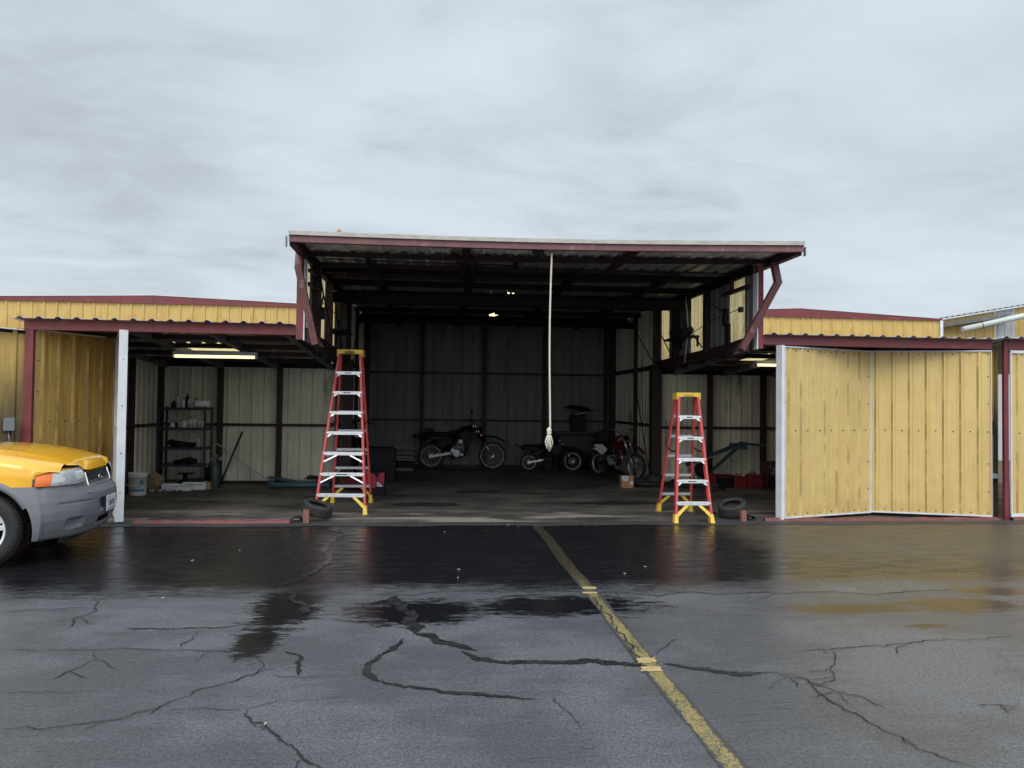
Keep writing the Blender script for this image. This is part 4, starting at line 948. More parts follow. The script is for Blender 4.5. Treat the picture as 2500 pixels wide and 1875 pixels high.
for x, y, s_, lb in ((-1.80, 10.24, 1, 'curled black rubber flap between threshold and left wood block'), (4.37, 10.22, -1, 'curled black rubber flap beside the right wood block')):
    b = MB(blk); b.lathe([(.07, -.07), (.07, .07), (.062, .07), (.062, -.07)], (x, y, .004), 'Y', 12, True, a0=.25, a1=pi-.25); tag(b.obj('rubber_flap'), lb, 'rubber flap')
b = MB(redd); b.box((3.80, 10.75, .01), (4.10, 10.82, .05), RZ(-.35)); tag(b.obj('wood_strip'), 'dark red strip of wood on the floor behind the right tyre', 'wood')
b = MB(redd); b.box((-2.1, 12.6, .008), (-1.7, 12.68, .04), RZ(.3)); tag(b.obj('wood_strip'), 'dark red scrap of wood on the floor behind the tall ladder', 'wood')

# ================================================================ left wing contents
# bucket
bk = thing('bucket', 'white plastic pail with blue band standing behind the left folding door', 'bucket', (-4.88, 13.1, .006))
b = MB(pail); b.lathe([(.0001, 0), (.125, 0), (.13, .01), (.143, .30), (.152, .302), (.152, .315), (.145, .317), (.146, .335), (.154, .337), (.154, .35), (.147, .352), (.148, .372), (.142, .372), (.140, .30), (.122, .02), (.0001, .02)], (0,0,0), 'Z', 32); b.obj('pail_body', bk, world=False)
b = MB(blue); b.lathe([(.1343, .07), (.1357, .105)], (0,0,0), 'Z', 24, True, a0=-2.2, a1=-.4); b.lathe([(.139, .185), (.1415, .25)], (0,0,0), 'Z', 10, True, a0=-1.0, a1=-.55); b.obj('printed_band', bk, world=False)
b = MB(steel); b.tube([(-.15, 0, .29)]+[(.15*cos(a), -.155, .29-.17*sin(a-pi)*-1 if False else .29-.16*sin(pi-a)) for a in [pi-.25-k*.33 for k in range(9)]]+[(.15, 0, .29)], .004, 6); b.obj('bail_handle', bk, world=False)
# shelf unit
sh = thing('shelving_unit', 'dark metal shelving unit with five shelves against the left wing back wall', 'shelf', (-4.5, 14.3, 0))
SX0, SX1, SY0, SY1 = -4.92, -4.12, 14.08, 14.5
SZ = (1.445, 1.085, .73, .43, .12)
for x in (SX0, SX1):
    for y in (SY0, SY1):
        b = MB(navy); b.box((x-.018, y-.018, 0), (x+.018, y+.018, 1.46)); b.obj('leg', sh)
for z in SZ:
    b = MB(navy); b.box((SX0+.019, SY0+.0, z-.045), (SX1-.019, SY1, z)); b.obj('shelf_board', sh)
def bottle(x, y, z, h, r, m_, cap=True):
    b = MB(m_, ink); b.lathe([(.0001, 0), (r, 0), (r, h*.62), (r*.85, h*.72), (r*.38, h*.8), (r*.38, h*.9)], (x, y, z), 'Z', 12)
    b.use(1); b.lathe([(r*.42, h*.88), (r*.42, h), (.0001, h)], (x, y, z), 'Z', 10); return b.obj('bottle')
mats_ = [glassw, paper, pail, dark, creepb]
for i, (x, h, r, mi) in enumerate(((-4.63, .24, .035, 0), (-4.55, .17, .03, 1), (-4.49, .26, .04, 3), (-4.43, .19, .034, 0), (-4.33, .18, .035, 4), (-4.28, .12, .03, 1), (-4.70, .12, .05, 3))):
    tag(bottle(x, 14.2+.04*(i % 3), SZ[0]+.002, h, r, mats_[mi]), ('spray bottle', 'small pale bottle', 'tall dark bottle', 'cloudy bottle', 'squat blue bottle', 'short white bottle', 'low dark jar')[i]+' among those on the top shelf, left of the paper roll', 'bottle', 'bottles on the shelving')
for i, (x, h, r, mi) in enumerate(((-4.72, .10, .04, 2), (-4.60, .12, .04, 0), (-4.52, .14, .035, 1), (-4.46, .18, .04, 0), (-4.40, .20, .035, 0), (-4.34, .19, .03, 2), (-4.27, .15, .035, 0), (-4.21, .16, .03, 1))):
    tag(bottle(x, 14.2+.03*(i % 2), SZ[1]+.002, h, r, mats_[mi]), ('squat white tub at the left end of', 'cloudy squat jar left of centre on', 'white bottle left of centre on', 'cloudy bottle at the middle of', 'tallest cloudy bottle on', 'slim white bottle right of centre on', 'cloudy round jar near the right end of', 'white bottle at the right end of')[i]+' the second shelf', 'bottle', 'bottles on the shelving')
tag(bottle(-4.26, 14.2, SZ[2]+.002, .19, .04, glassw), 'pale jar alone at the right of the third shelf', 'bottle')
pr = thing('paper_roll', 'white paper towel roll lying on the right end of the top shelf', 'paper roll', (-4.22, 14.22, SZ[0]+.003))
rm = RZ(-.9)
b = MB(paper); b.lathe([(.024, -.13), (.068, -.13), (.068, .13), (.024, .13)], (0, 0, .069), 'X', 24, True, mt=RZ(.45)); b.obj('roll', pr, world=False)
b = MB(cardd); b.lathe([(.024, -.131), (.024, .131), (.019, .131), (.019, -.131)], (0,0,.069), 'X', 16, True, mt=RZ(.45)); b.obj('core', pr, world=False)
def clutter(name, lab, cat, pts, r, m_, n=8):
    b = MB(m_)
    for p in pts:
        c_ = V(p[:3]); s3 = p[3:6] if len(p) > 3 else (r, r, r)
        bmesh.ops.create_icosphere(b.bm, subdivisions=2, radius=1, matrix=M.Translation(c_) @ M.Diagonal((*s3, 1)))
    for v in b.bm.verts: v.co += V((random.gauss(0, .006), random.gauss(0, .006), random.gauss(0, .005)))
    return tag(b.obj(name), lab, cat)
clutter('tool_bag', 'dark limp tool bag lying along the third shelf', 'bag', [(-4.62, 14.25, SZ[2]+.06, .16, .12, .055), (-4.42, 14.25, SZ[2]+.05, .16, .10, .045), (-4.75, 14.25, SZ[2]+.09, .08, .1, .05)], .1, dark)
clutter('cloth_heap', 'dark heap of cloth and tools on the fourth shelf', 'cloth', [(-4.6, 14.25, SZ[3]+.04, .12, .1, .04), (-4.45, 14.25, SZ[3]+.06, .13, .1, .06), (-4.36, 14.25, SZ[3]+.05, .08, .1, .045)], .1, dark)
# crumpled paper sack
def sack(u, v):
    a = 2*pi*u; k = [0, .5, .95, 1.0, .9, .62, .38][min(6, int(v*6+.5))]
    cr_ = 1+.12*sin(5*a+v*4)+.07*sin(11*a-v*9)
    return V((.17*k*cr_*cos(a)+.05*v*3*.3, .14*k*cr_*sin(a), .31*v+.012*sin(7*a+5*v)))
b = MB(cardd); b.grid(sack, 30, 6); o = b.obj('paper_sack', None); o.location = (-4.78, 13.75, .006); o.rotation_euler = (0, radians(-24), .4); tag(o, 'crumpled brown paper sack slumped beside the white pail', 'sack')
# papers and flat boxes on the floor
for i, (x, y, w_, d_, z_, h_, r_, lb) in enumerate(((-4.62, 14.0, .34, .30, .006, .10, .2, 'white flat carton at the back left of the floor pile under the shelves'), (-4.42, 13.80, .42, .26, .006, .07, -.12, 'white plastic wrapped bag at the front of the floor pile'), (-4.22, 13.95, .38, .20, .006, .13, .05, 'white carton with printed strip at the right of the floor pile'))):
    b = MB(paper, ink); b.box((x-w_/2, y-d_/2, z_), (x+w_/2, y+d_/2, z_+h_), RZ(r_))
    if i == 2:
        b.use(1); b.box((x-.15, y-d_/2-.014, .09), (x+.15, y-d_/2-.010, .105), RZ(r_), (x, y, 0)); b.use(0)
    tag(b.obj('flat_carton' if i != 1 else 'wrapped_bag', bevel=.012), lb, 'carton')
b = MB(paper)
def pf(u, v): return V((-4.5+.2*u, 13.55+.14*v, .012+.035*abs(sin(6*u+3*v))+.02*sin(9*v)))
b.grid(pf, 10, 8, smooth=False); tag(b.obj('crumpled_wrapper'), 'thin clear crumpled wrapper on the floor before the cartons', 'wrapper')
for x, y, lb in ((-4.84, 13.50, 'small white scrap of paper before the paper sack'), (-4.73, 13.56, 'second white paper scrap, nearer the cartons')):
    b = MB(paper); b.grid(lambda u, v, x=x, y=y: V((x+.07*u, y+.05*v, .012+.03*abs(sin(4*u+5*v)))), 5, 4, smooth=False); tag(b.obj('paper_scrap'), lb, 'paper')
b = MB(card); b.box((-4.10, 13.95, .006), (-3.97, 14.07, .13), RZ(.1)); tag(b.obj('small_carton', bevel=.004), 'small brown cardboard box at the foot of the green gas bottle', 'carton')
fj = thing('floor_jack', 'small black jack stand resting on the white cartons under the shelves', 'jack', (-4.42, 14.05, .1))
b = MB(dark); b.lathe([(.13, 0), (.12, .03), (.05, .06), (.04, .16), (.0001, .16)], (-4.42, 14.02, .105), 'Z', 14); b.obj('stand', fj)
b = MB(dark); b.box((-4.53, 13.93, .266), (-4.28, 14.11, .285)); b.obj('top_plate', fj)
b = MB(dark); b.box((-4.36, 13.95, .13), (-4.10, 14.06, .19)); b.obj('arm', fj)
b = MB(dark); b.box((-4.19, 14.26, .006), (-4.02, 14.46, .36)); b.obj('x').name = 'tool_case'; tag(D.objects['tool_case'], 'black upright tool case behind the green gas bottle', 'case')
gb_ = thing('gas_cylinder', 'dark green gas cylinder with brass regulator beside the shelving', 'gas cylinder', (-3.97, 14.22, .006))
b = MB(cyl_g); b.lathe([(.0001, 0), (.085, 0), (.09, .02), (.09, .33), (.075, .40), (.035, .44), (.03, .47), (.0001, .47)], (0,0,0), 'Z', 24); b.obj('bottle_body', gb_, world=False)
b = MB(steel, paper); b.lathe([(.018, .47), (.018, .54), (.03, .545), (.03, .56), (.0001, .56)], (0,0,0), 'Z', 12); b.tube([(0, 0, .51), (.06, -.02, .52), (.10, -.03, .52)], .012, 8); b.disc((.11, -.06, .53), .035, 'Y', .02, 14); b.disc((.03, -.06, .57), .028, 'Y', .02, 14); b.obj('regulator', gb_, world=False)
b = MB(hose_m); b.tube([(-.03, -.02, .53), (-.10, -.05, .48), (-.12, -.05, .36)], .008, 6); b.obj('hose', gb_, world=False)
b = MB(navy); b.tube([(-3.95, 14.5, .02), (-3.62, 14.72, 1.0)], .02, 8); tag(b.obj('steel_tube'), 'dark steel tube leaning on the wall post beside the gas cylinder', 'tube')
b = MB(hose_m); b.tube([(-4.95, 14.7, 1.25), (-4.6, 14.72, 1.05), (-4.0, 14.72, .72), (-3.6, 14.7, .42), (-3.2, 14.68, .15), (-2.9, 14.6, .02)], .010, 6); tag(b.obj('cable'), 'thin brown cable sagging down the left wing back wall', 'cable')
# creeper / blue mat
cp = thing('mechanic_creeper', 'blue padded mechanic creeper flat on the floor along the left back wall', 'creeper', (-2.45, 14.45, 0))
b = MB(creepb)
b.grid(lambda u, v: V((-3.05+1.15*u, 14.22+.42*v, .16-.05*u+.03*cos(6*u)-.02*(2*v-1)**2)), 24, 6)
b.box((-3.03, 14.2, .02), (-1.92, 14.60, .10)); b.obj('pad', cp)
b = MB(mat('pale_blue_piping', (.10, .22, .30), .4)); b.tube([(-2.98, 14.19, .075), (-2.5, 14.185, .055), (-2.0, 14.19, .06)], .010, 6); b.obj('piping', cp)
b = MB(dark); b.box((-2.35, 14.3, .14), (-2.1, 14.4, .20)); b.tube([(-2.4, 14.3, .14), (-2.3, 14.32, .22), (-2.15, 14.3, .2)], .01, 6); tag(b.obj('hand_tool'), 'black tool lying on the right end of the blue creeper', 'tool')

# ================================================================ central bay contents
# stack of lumber
for i, (x0, x1, z, rz_, lb) in enumerate(((-1.45, -.46, .52, .02, 'topmost grey board of the lumber stack left of the big motorcycle'), (-1.5, -.48, .40, -.03, 'second grey board from the top of the lumber stack'), (-1.4, -.5, .30, -.05, 'third grey board down the lumber stack'), (-1.0, -.47, .23, .0, 'short pale board low in the lumber stack'))):
    b = MB(wood); b.box((x0, 17.85, z), (x1, 18.05, z+.045), RY(.06 if i < 3 else .05)); tag(b.obj('board'), lb, 'board', 'lumber stack')
b = MB(dark); b.box((-1.0, 17.8, .006), (-.5, 18.1, .20)); tag(b.obj('crate', bevel=.01), 'dark crate under the lumber stack', 'crate')
b = MB(wood); b.box((-1.0, 17.7, .006), (-.50, 17.78, .06)); tag(b.obj('board'), 'grey board on the floor before the dark crate', 'board')
b = MB(dark); b.box((-1.35, 14.9, .006), (-.78, 15.5, .66)); b.box((-1.3, 14.85, .66), (-.82, 15.45, .70)); tag(b.obj('cabinet', bevel=.01), 'black cabinet behind the tall ladder', 'cabinet')
# black carton with red top
bx = thing('printed_carton', 'black cardboard box with red printed upper half right of the tall ladder', 'carton', (-.97, 13.05, .006))
b = MB(dark); b.box((-.20, -.14, 0), (.13, .14, .17)); b.box((-.198, -.142, .171), (.128, .138, .40)); b.obj('box_body', bx, world=False)
b = MB(mat('red_print', (.27, .010, .035), .6)); b.prism([(-.19, -.1435, .16), (-.03, -.1435, .14), (0, -.1435, .2), (-.005, -.1435, .33), (-.06, -.1435, .38), (-.19, -.1435, .40)], (0,0,0), (0,-.002,0)); b.prism([(.02, -.1435, .25), (.115, -.1435, .17), (.125, -.1435, .40), (.045, -.1435, .39), (.01, -.1435, .30)], (0,0,0), (0,-.002,0)); b.obj('red_print', bx, world=False)
b = MB(paper); b.prism([(.005, -.1435, .165), (.105, -.1435, .165), (.02, -.1435, .24), (.005, -.1435, .25)], (0,0,0), (0,-.0015,0)); b.obj('white_print', bx, world=False)
text('n', .085, ink, 'lettering', bx, (.035, -.1465, .19), RX(pi/2))
# red bags behind
clutter('duffel_bag', 'dark red duffel bag on the floor behind the tall ladder', 'bag', [(-1.45, 13.8, .13, .28, .16, .12), (-1.25, 13.8, .12, .2, .15, .11)], .1, mat('maroon_cloth', (.10, .008, .018), .85))
# cardboard parcel
ct = thing('parcel', 'brown cardboard parcel with white labels in front of the red dirt bike', 'parcel', (3.66, 14.3, .006))
b = MB(card); b.box((-.115, -.09, 0), (.115, .09, .23)); b.obj('box_body', ct, world=False, bevel=.003)
b = MB(paper, ink); b.box((-.11, -.0925, .135), (.01, -.0905, .225)); b.box((.05, -.0925, .06), (.105, -.0905, .125)); b.obj('shipping_label', ct, world=False)
text('ABB', .035, ink, 'lettering', ct, (-.05, -.0935, .185), RX(pi/2))

# ---------------------------------------------------------------- motorcycles
def wheel(t_, x, R, Rr, w_, rimm, name):
    """x: hub position along the bike, R tyre radius, Rr rim radius"""
    b = MB(blk)
    n = 40; k = 10; rings = []
    for i in range(n):
        a = 2*pi*i/n; kn = 1.0
        rm_ = (R+Rr)/2; ra = (R-Rr)/2
        rings.append([b.bm.verts.new((x+(rm_+ra*cos(2*pi*j/k)*(1+(.10 if (i % 2 and j in (0,1,9)) else 0)))*cos(a), w_/2*sin(2*pi*j/k), R+(rm_+ra*cos(2*pi*j/k)*(1+(.10 if (i % 2 and j in (0,1,9)) else 0)))*sin(a))) for j in range(k)])
    for i in range(n):
        for j in range(k): b.face([rings[i][j], rings[i][(j+1)%k], rings[(i+1)%n][(j+1)%k], rings[(i+1)%n][j]], False)
    wo_ = b.obj(name, t_, world=False)
    b = MB(rimm, steel); b.lathe([(Rr+.004, -.022), (Rr+.004, .022), (Rr-.014, .014), (Rr-.014, -.014), (Rr+.004, -.022)], (x, 0, R), 'Y', 40); b.obj('rim', wo_, world=False)
    b = MB(steel); b.disc((x, 0, R), .028, 'Y', .12, 14)
    for s_ in (-1, 1): b.disc((x, s_*.035, R), .036, 'Y', .01, 18)
    for i in range(28):
        a = 2*pi*i/28; s_ = 1 if i % 2 else -1; a2 = a+.28*(1 if i % 4 < 2 else -1)
        b.tube([(x+.042*cos(a2), s_*.035, R+.042*sin(a2)), (x+(Rr-.014)*cos(a), 0, R+(Rr-.014)*sin(a))], .0016, 4, cap=False)
    b.obj('spokes', wo_, world=False)
    b = MB(mat('dull_brake_disc', (.12, .12, .13), .5, .4)); b.lathe([(.05, .05), (.10, .05), (.10, .055), (.05, .055), (.05, .05)], (x, .0, R), 'Y', 22); b.obj('brake_disc', wo_, world=False)
def dirt_bike(label, loc, rz, s, cfg):
    t_ = thing('motorcycle', label, 'motorcycle', loc, rz); pm = cfg['plastic']; WBs = cfg['wb']; RF, RFr, RRw, RRr = cfg['R']
    rimm = cfg.get('rim', mat('polished_rim', (.62, .63, .64), .3, .25, .08, 20))
    wheel(t_, 0, RRw, RRr, .11*s, rimm, 'rear_wheel'); wheel(t_, WBs, RF, RFr, .08*s, rimm, 'front_wheel')
    S = lambda x, z: (x*WBs/1.48, z*s)   # template of a 1.48 m wheelbase bike
    q = lambda x, y, z: V((x*WBs/1.48, y*s, z*s))
    # fork
    top = q(1.02, 0, 1.09); ax = V((WBs, 0, RF))
    for y in (-.085*s, .085*s):
        b = MB(cfg.get('fork', steel)); o = V((0, y, 0)); b.tube([ax+o, ax.lerp(top, .48)+o], .024*s, 10); b.obj('fork_leg', t_, world=False)
        b = MB(dark if not cfg.get('bright') else steel); b.tube([ax.lerp(top, .46)+o, top+o], .031*s, 10); b.obj('fork_tube', t_, world=False)
    b = MB(steel); 
    for f in (.80, .97): c_ = ax.lerp(top, f); b.box(c_-V((.035*s, .11*s, .015*s)), c_+V((.035*s, .11*s, .015*s)))
    b.obj('triple_clamp', t_, world=False)
    # bars
    b = MB(steel if cfg.get('bright') else dark); tp = top
    b.tube([tp+q(-.13, -.39, .12), tp+q(-.09, -.24, .13), tp+q(.02, -.12, .03), tp+q(.02, .12, .03), tp+q(-.09, .24, .13), tp+q(-.13, .39, .12)], .012*s, 8); b.tube([tp+q(-.05, -.2, .10), tp+q(-.05, .2, .10)], .008*s, 8); b.obj('handlebar', t_, world=False)
    b = MB(blk)
    for y in (-1, 1): b.tube([tp+q(-.11, y*.28, .127), tp+q(-.135, y*.40, .12)], .019*s, 8); b.tube([tp+q(-.06, y*.26, .11), tp+q(-.04, y*.38, .09)], .006*s, 6)
    b.split('grip', t_, False, lambda c: c.y > 0)
    # frame
    b = MB(cfg.get('frame', dark))
    for y in (-.055, .055):
        b.tube([q(.97, y*.4, .93), q(.88, y, .60), q(.78, y, .34), q(.50, y, .30), q(.46, y, .42), q(.50, y, .72), q(.62, y, .80), q(.97, y*.4, .90)], .017*s, 8)
        b.tube([q(.50, y, .72), q(-.12, y, .80)], .012*s, 8); b.tube([q(.46, y, .50), q(-.05, y, .76)], .012*s, 8)
    b.obj('frame', t_, world=False)
    # swingarm
    b = MB(cfg.get('arm', alu))
    for y in (-.095*s, .095*s): b.bar(V((.0, y, RRw)), q(.47, y/s, .40), .022*s, .055*s)
    for y in (-.1*s, .1*s): b.box(V((-.05*s, y-.012, RRw-.035*s)), V((.05*s, y+.012, RRw+.035*s)))
    b.obj('swingarm', t_, world=False)
    b = MB(dark); b.tube([q(.40, 0, .42), q(.50, 0, .74)], .035*s, 10); b.obj('shock', t_, world=False)
    # engine
    em = cfg.get('engine', alub)
    b = MB(em, dark); b.use(1); b.box(q(.49, -.085, .31), q(.78, .085, .47)); b.use(0)
    for y_ in (-1, 1):
        b.disc(q(.61, y_*.11, .405), .088*s, 'Y', .05, 24); b.disc(q(.61, y_*.137, .405), .062*s, 'Y', .012, 24); b.disc(q(.52, y_*.10, .47), .05*s, 'Y', .04, 18); b.disc(q(.74, y_*.10, .37), .035*s, 'Y', .03, 14)
        for a_ in range(6): b.disc(q(.61+.078*cos(a_*1.05), y_*.138, .405+.078*sin(a_*1.05)), .007*s, 'Y', .012, 6)
    b.tube([q(.49, -.09, .52), q(.60, -.10, .56), q(.74, -.09, .55)], .012*s, 6)
    b.use(1)
    for k_ in range(6): b.box(q(.62-.0, -.07, .49+.028*k_), q(.78, .07, .503+.028*k_))
    b.box(q(.64, -.055, .48), q(.76, .055, .66)); b.use(0); b.box(q(.65, -.075, .66), q(.76, .075, .70)); b.disc(q(.705, 0, .70), .045*s, 'Y', .14, 14); b.obj('engine', t_, world=False, bevel=.006)
    b = MB(steel if cfg.get('bright') else dark); b.tube([q(.78, .03, .62), q(.88, .05, .56), q(.88, .06, .42), q(.76, .10, .30), q(.5, .13, .30), q(.30, .15, .55), q(.12, .16, .68)], .019*s, 8); b.obj('exhaust_pipe', t_, world=False)
    b = MB(steel if cfg.get('bright') else dark, steel); b.tube([q(.15, -.15, .67), q(-.28, -.15, .78)], [.04*s, .045*s], 12); b.use(1); b.tube([q(-.14, -.15-.047, .73), q(.02, -.197, .70)], .008*s, 6); b.obj('muffler', t_, world=False)
    # plastics
    def prof3(name, pts, hw, m_, fl=.8):
        bb = MB(m_); bb.loft([(q(x, 0, z), hw_*s, hh_*s) for x, z, hw_, hh_ in pts], 16, 2.6); return bb.obj(name, t_, world=False)
    tk = cfg.get('tank', (.40, .84, .60, .90))
    prof3('fuel_tank', [(.50, .80, .03, .03), (.58, .83, .11, .08), (.74, .87, .15, .13), (.86, .92, .14, .16), (.95, .98, .09, .12), (1.0, 1.02, .05, .05)], 1, cfg.get('tankm', pm))
    prof3('airbox', [(.02, .80, .05, .05), (.12, .76, .09, .09), (.32, .70, .10, .14), (.48, .72, .09, .14), (.56, .74, .05, .08)], 1, dark)
    prof3('seat', [(-.22, .88, .05, .02), (-.15, .885, .11, .035), (.15, .875, .125, .05), (.40, .87, .11, .055), (.60, .93, .08, .05), (.80, 1.04, .05, .03)], 1, dark)
    b = MB(cfg.get('sidem', pm))
    for y in (-1, 1): b.prism([q(-.10, y*.10, .82), q(.30, y*.13, .83), (q(.48, y*.12, .70)), q(.30, y*.13, .56), q(.10, y*.12, .62)], (0,0,0), (0, y*.01, 0))
    b.split('side_panel', t_, False, lambda c: c.y > 0)
    b = MB(pm)
    for y in (-1, 1): b.prism([q(.66, y*.13, .88), q(1.02, y*.14, .93), q(1.08, y*.15, .80), q(.90, y*.14, .58), q(.80, y*.13, .62)], (0,0,0), (0, y*.012, 0))
    b.split('radiator_shroud', t_, False, lambda c: c.y > 0)
    fz = cfg.get('fender', .86)
    def fnd(pts, hw0, hw1):
        bb = MB(pm)
        def f(u, v):
            k_ = u*(len(pts)-1); i_ = min(int(k_), len(pts)-2); fr = k_-i_; x = pts[i_][0]*(1-fr)+pts[i_+1][0]*fr; z = pts[i_][1]*(1-fr)+pts[i_+1][1]*fr
            hw = hw0+(hw1-hw0)*u; yy = (2*v-1); return q(x, yy*hw, z-.03*yy*yy)
        bb.grid(f, 16, 6); 
        def f2(u, v): p_ = f(u, v); return p_-V((0, 0, .012))
        bb.grid(f2, 16, 6); return bb
    fnd([(1.10, .80), (1.25, .845), (1.45, .85), (1.62, .81), (1.76, .72), (1.80, .69)], .07, .055).obj('front_fender', t_, world=False)
    fnd([(.05, .84), (-.15, .86), (-.32, .86), (-.45, .84 if not cfg.get('tailup') else .92)], .09, .06).obj('rear_fender', t_, world=False)
    if cfg.get('street'):
        b = MB(pm); b.loft([(q(1.10, 0, .88), .05*s, .10*s), (q(1.15, 0, .92), .12*s, .14*s), (q(1.20, 0, .93), .11*s, .13*s), (q(1.22, 0, .95), .05*s, .08*s)], 14, 3); b.obj('headlight_cowl', t_, world=False)
        b = MB(orange); 
        for y in (-1, 1): b.disc(q(1.20, y*.18, .855), .03*s, 'Y', .04, 14)
        b.split('indicator', t_, False, lambda c: c.y > 0)
        b = MB(dark); b.tube([tp+q(-.06, -.30, .12), tp+q(-.05, -.33, .26)], .006, 6); b.disc(tp+q(-.05, -.33, .33), .055*s, 'X', .03, 16); b.tube([tp+q(-.06, .30, .12), tp+q(-.05, .33, .26)], .006, 6); b.disc(tp+q(-.05, .33, .33), .055*s, 'X', .03, 16); b.split('mirror', t_, False, lambda c: c.y > 0)
        b = MB(dark); b.box(q(-.12, -.09, .92), q(.05, .09, 1.02)); b.box(q(-.30, -.09, .84), q(.08, .09, .905)); b.box(q(-.36, -.07, .74), q(-.26, .07, .88)); b.obj('tail_rack', t_, world=False, bevel=.01)
    if cfg.get('plate'):
        b = MB(cfg.get('platem', pm)); b.prism([tp+q(.07, -.09, -.02), tp+q(.07, .09, -.02), tp+q(.13, .08, -.22), tp+q(.13, -.08, -.22)], (0,0,0), (.012, 0, 0)); b.obj('number_plate', t_, world=False)
    b = MB(dark); b.tube([q(.52, -.12, .32), q(.44, -.28, .0)], .010, 6); b.obj('side_stand', t_, world=False)
    b = MB(dark)
    for y in (-1, 1): b.box(q(.46, y*.12, .31), q(.54, y*.22, .335))
    b.split('footpeg', t_, False, lambda c: c.y > 0)
    return t_
d1 = V((1.477, -.0, 0))
dirt_bike('large black street legal dirt bike with bright swingarm parked along the centre back wall', (-.10, 18.2, 0), radians(-2), .97, dict(plastic=bikeblk, wb=1.46, R=(.33, .275, .315, .235), street=True, engine=alub, arm=mat('bright_swingarm', (.80, .80, .78), .5)))
dirt_bike('small dark pit bike with bright rear rim right of the hanging rope', (2.19, 17.72, 0), radians(-3), .69, dict(plastic=mat('dark_navy_plastic', (.006, .008, .014), .45, spec=.15), wb=1.03, R=(.245, .185, .215, .155), arm=steel, engine=dark, tailup=True, plate=True, bright=False))
dirt_bike('red dirt bike with white side panels turned towards the door at right', (3.66, 16.75, 0), radians(-60), .86, dict(plastic=bikered, wb=1.15, R=(.28, .225, .27, .20), arm=dark, rim=alub, sidem=bikewht, frame=bikered, bright=True, engine=alub, plate=True, platem=dark))
dirt_bike('black motorcycle mostly hidden behind the tall ladder', (-1.95, 16.3, 0), radians(-62), .95, dict(plastic=bikeblk, wb=1.2, R=(.31, .25, .29, .22), arm=dark, engine=dark))
clutter('jacket', 'black jacket draped over the seat of the red dirt bike', 'jacket', [(3.75, 16.7, .92, .20, .18, .12), (3.80, 16.62, .80, .19, .16, .15), (3.70, 16.75, .80, .14, .16, .12)], .1, mat('black_cloth', (.010, .010, .014), .9))
# workbench
wb_ = thing('workbench', 'dark workbench against the right back corner of the bay', 'workbench', (3.5, 18.1, 0))
b = MB(mat('dark_bench_wood', (.035, .032, .032), .7)); b.box((2.86, 18.08, .87), (4.0, 18.46, .92)); b.obj('bench_top', wb_)
for x, y in ((2.9, 18.13), (3.95, 18.13), (2.9, 18.42), (3.95, 18.42)): b = MB(dark); b.box((x-.035, y-.035, 0), (x+.035, y+.035, .869)); b.obj('leg', wb_)
b = MB(mat('dark_bench_board', (.05, .055, .06), .7)); b.box((2.96, 18.39, .42), (3.88, 18.41, .84)); b.obj('back_board', wb_)
b = MB(dark); b.box((2.95, 18.12, .3), (3.9, 18.38, .34)); b.obj('lower_shelf', wb_)
clutter('bag_pile', 'dark pile of bags under the workbench', 'bags', [(3.1, 18.27, .15, .20, .13, .14), (3.5, 18.25, .17, .24, .13, .12), (3.78, 18.27, .14, .14, .12, .13), (3.35, 18.25, .43, .22, .11, .08)], .1, dark)
dp = thing('drill_press', 'dark bench machine with wide round top standing on the workbench', 'machine', (3.35, 18.05, .92))
b = MB(dark); b.box((3.28, 18.13, .922), (3.62, 18.38, 1.35)); b.box((3.22, 18.16, 1.15), (3.28, 18.28, 1.28)); b.obj('machine_body', dp, bevel=.015)
b = MB(dark); b.lathe([(.0001, .10), (.20, .09), (.34, .02), (.36, 0), (.0001, -.02)], (3.42, 18.15, 1.46), 'Z', 24, mt=RY(.12)); b.obj('machine_hood', dp)
b = MB(steel); b.tube([(3.32, 17.9, 1.33), (3.9, 18.0, 1.48)], .010, 6); b.obj('lever', dp)
# black heap right of parcel
clutter('hose_heap', 'black heap of hoses on the floor right of the parcel', 'heap', [(4.0, 14.6, .08, .25, .2, .09), (4.3, 14.6, .12, .2, .2, .14), (4.15, 14.5, .06, .35, .2, .07)], .1, blk)
b = MB(blk)
for k in range(4): b.tube([(4.75+.30*cos(a)*(1-.1*k), 14.35+.2*sin(a), .02+.035*k+.02*sin(3*a+k)) for a in [2*pi*j/22 for j in range(22)]], .018, 6, closed=True)
tag(b.obj('hose_coil'), 'loose coil of black hose on the floor behind the shorter ladder', 'hose')

# ================================================================ right wing contents
ho = thing('engine_hoist', 'dark blue folded engine hoist with sloping boom along the right back wall', 'engine hoist', (5.3, 14.4, 0))
b = MB(hoistb); b.bar((4.85, 14.35, .44), (6.05, 14.5, .86), .06, .075); b.bar((6.05, 14.5, .86), (6.55, 14.55, .80), .05, .05); b.obj('boom', ho)
b = MB(hoistb); b.bar((5.15, 14.4, .12), (5.95, 14.48, .78), .05, .05); b.tube([(5.75, 14.46, .62), (6.0, 14.5, .83)], .03, 8); b.box((5.80, 14.42, .74), (6.12, 14.56, .86)); b.obj('ram', ho)
b = MB(dark); b.lathe([(.13, -.05), (.16, -.03), (.16, .03), (.13, .05)], (5.18, 14.35, .36), 'Y', 20); b.disc((5.18, 14.35, .36), .135, 'Y', .06, 18); b.obj('sheave', ho)
b = MB(hoistb); b.box((4.75, 14.25, .03), (5.5, 14.33, .09)); b.box((4.75, 14.5, .03), (5.5, 14.58, .09)); b.bar((5.0, 14.42, .05), (4.95, 14.4, .50), .06, .06); b.obj('base_frame', ho)
b = MB(hose_m); b.tube([(4.6, 14.2, .30), (5.2, 14.25, .55), (5.9, 14.3, .80)], .006, 6); b.obj('cable', ho)
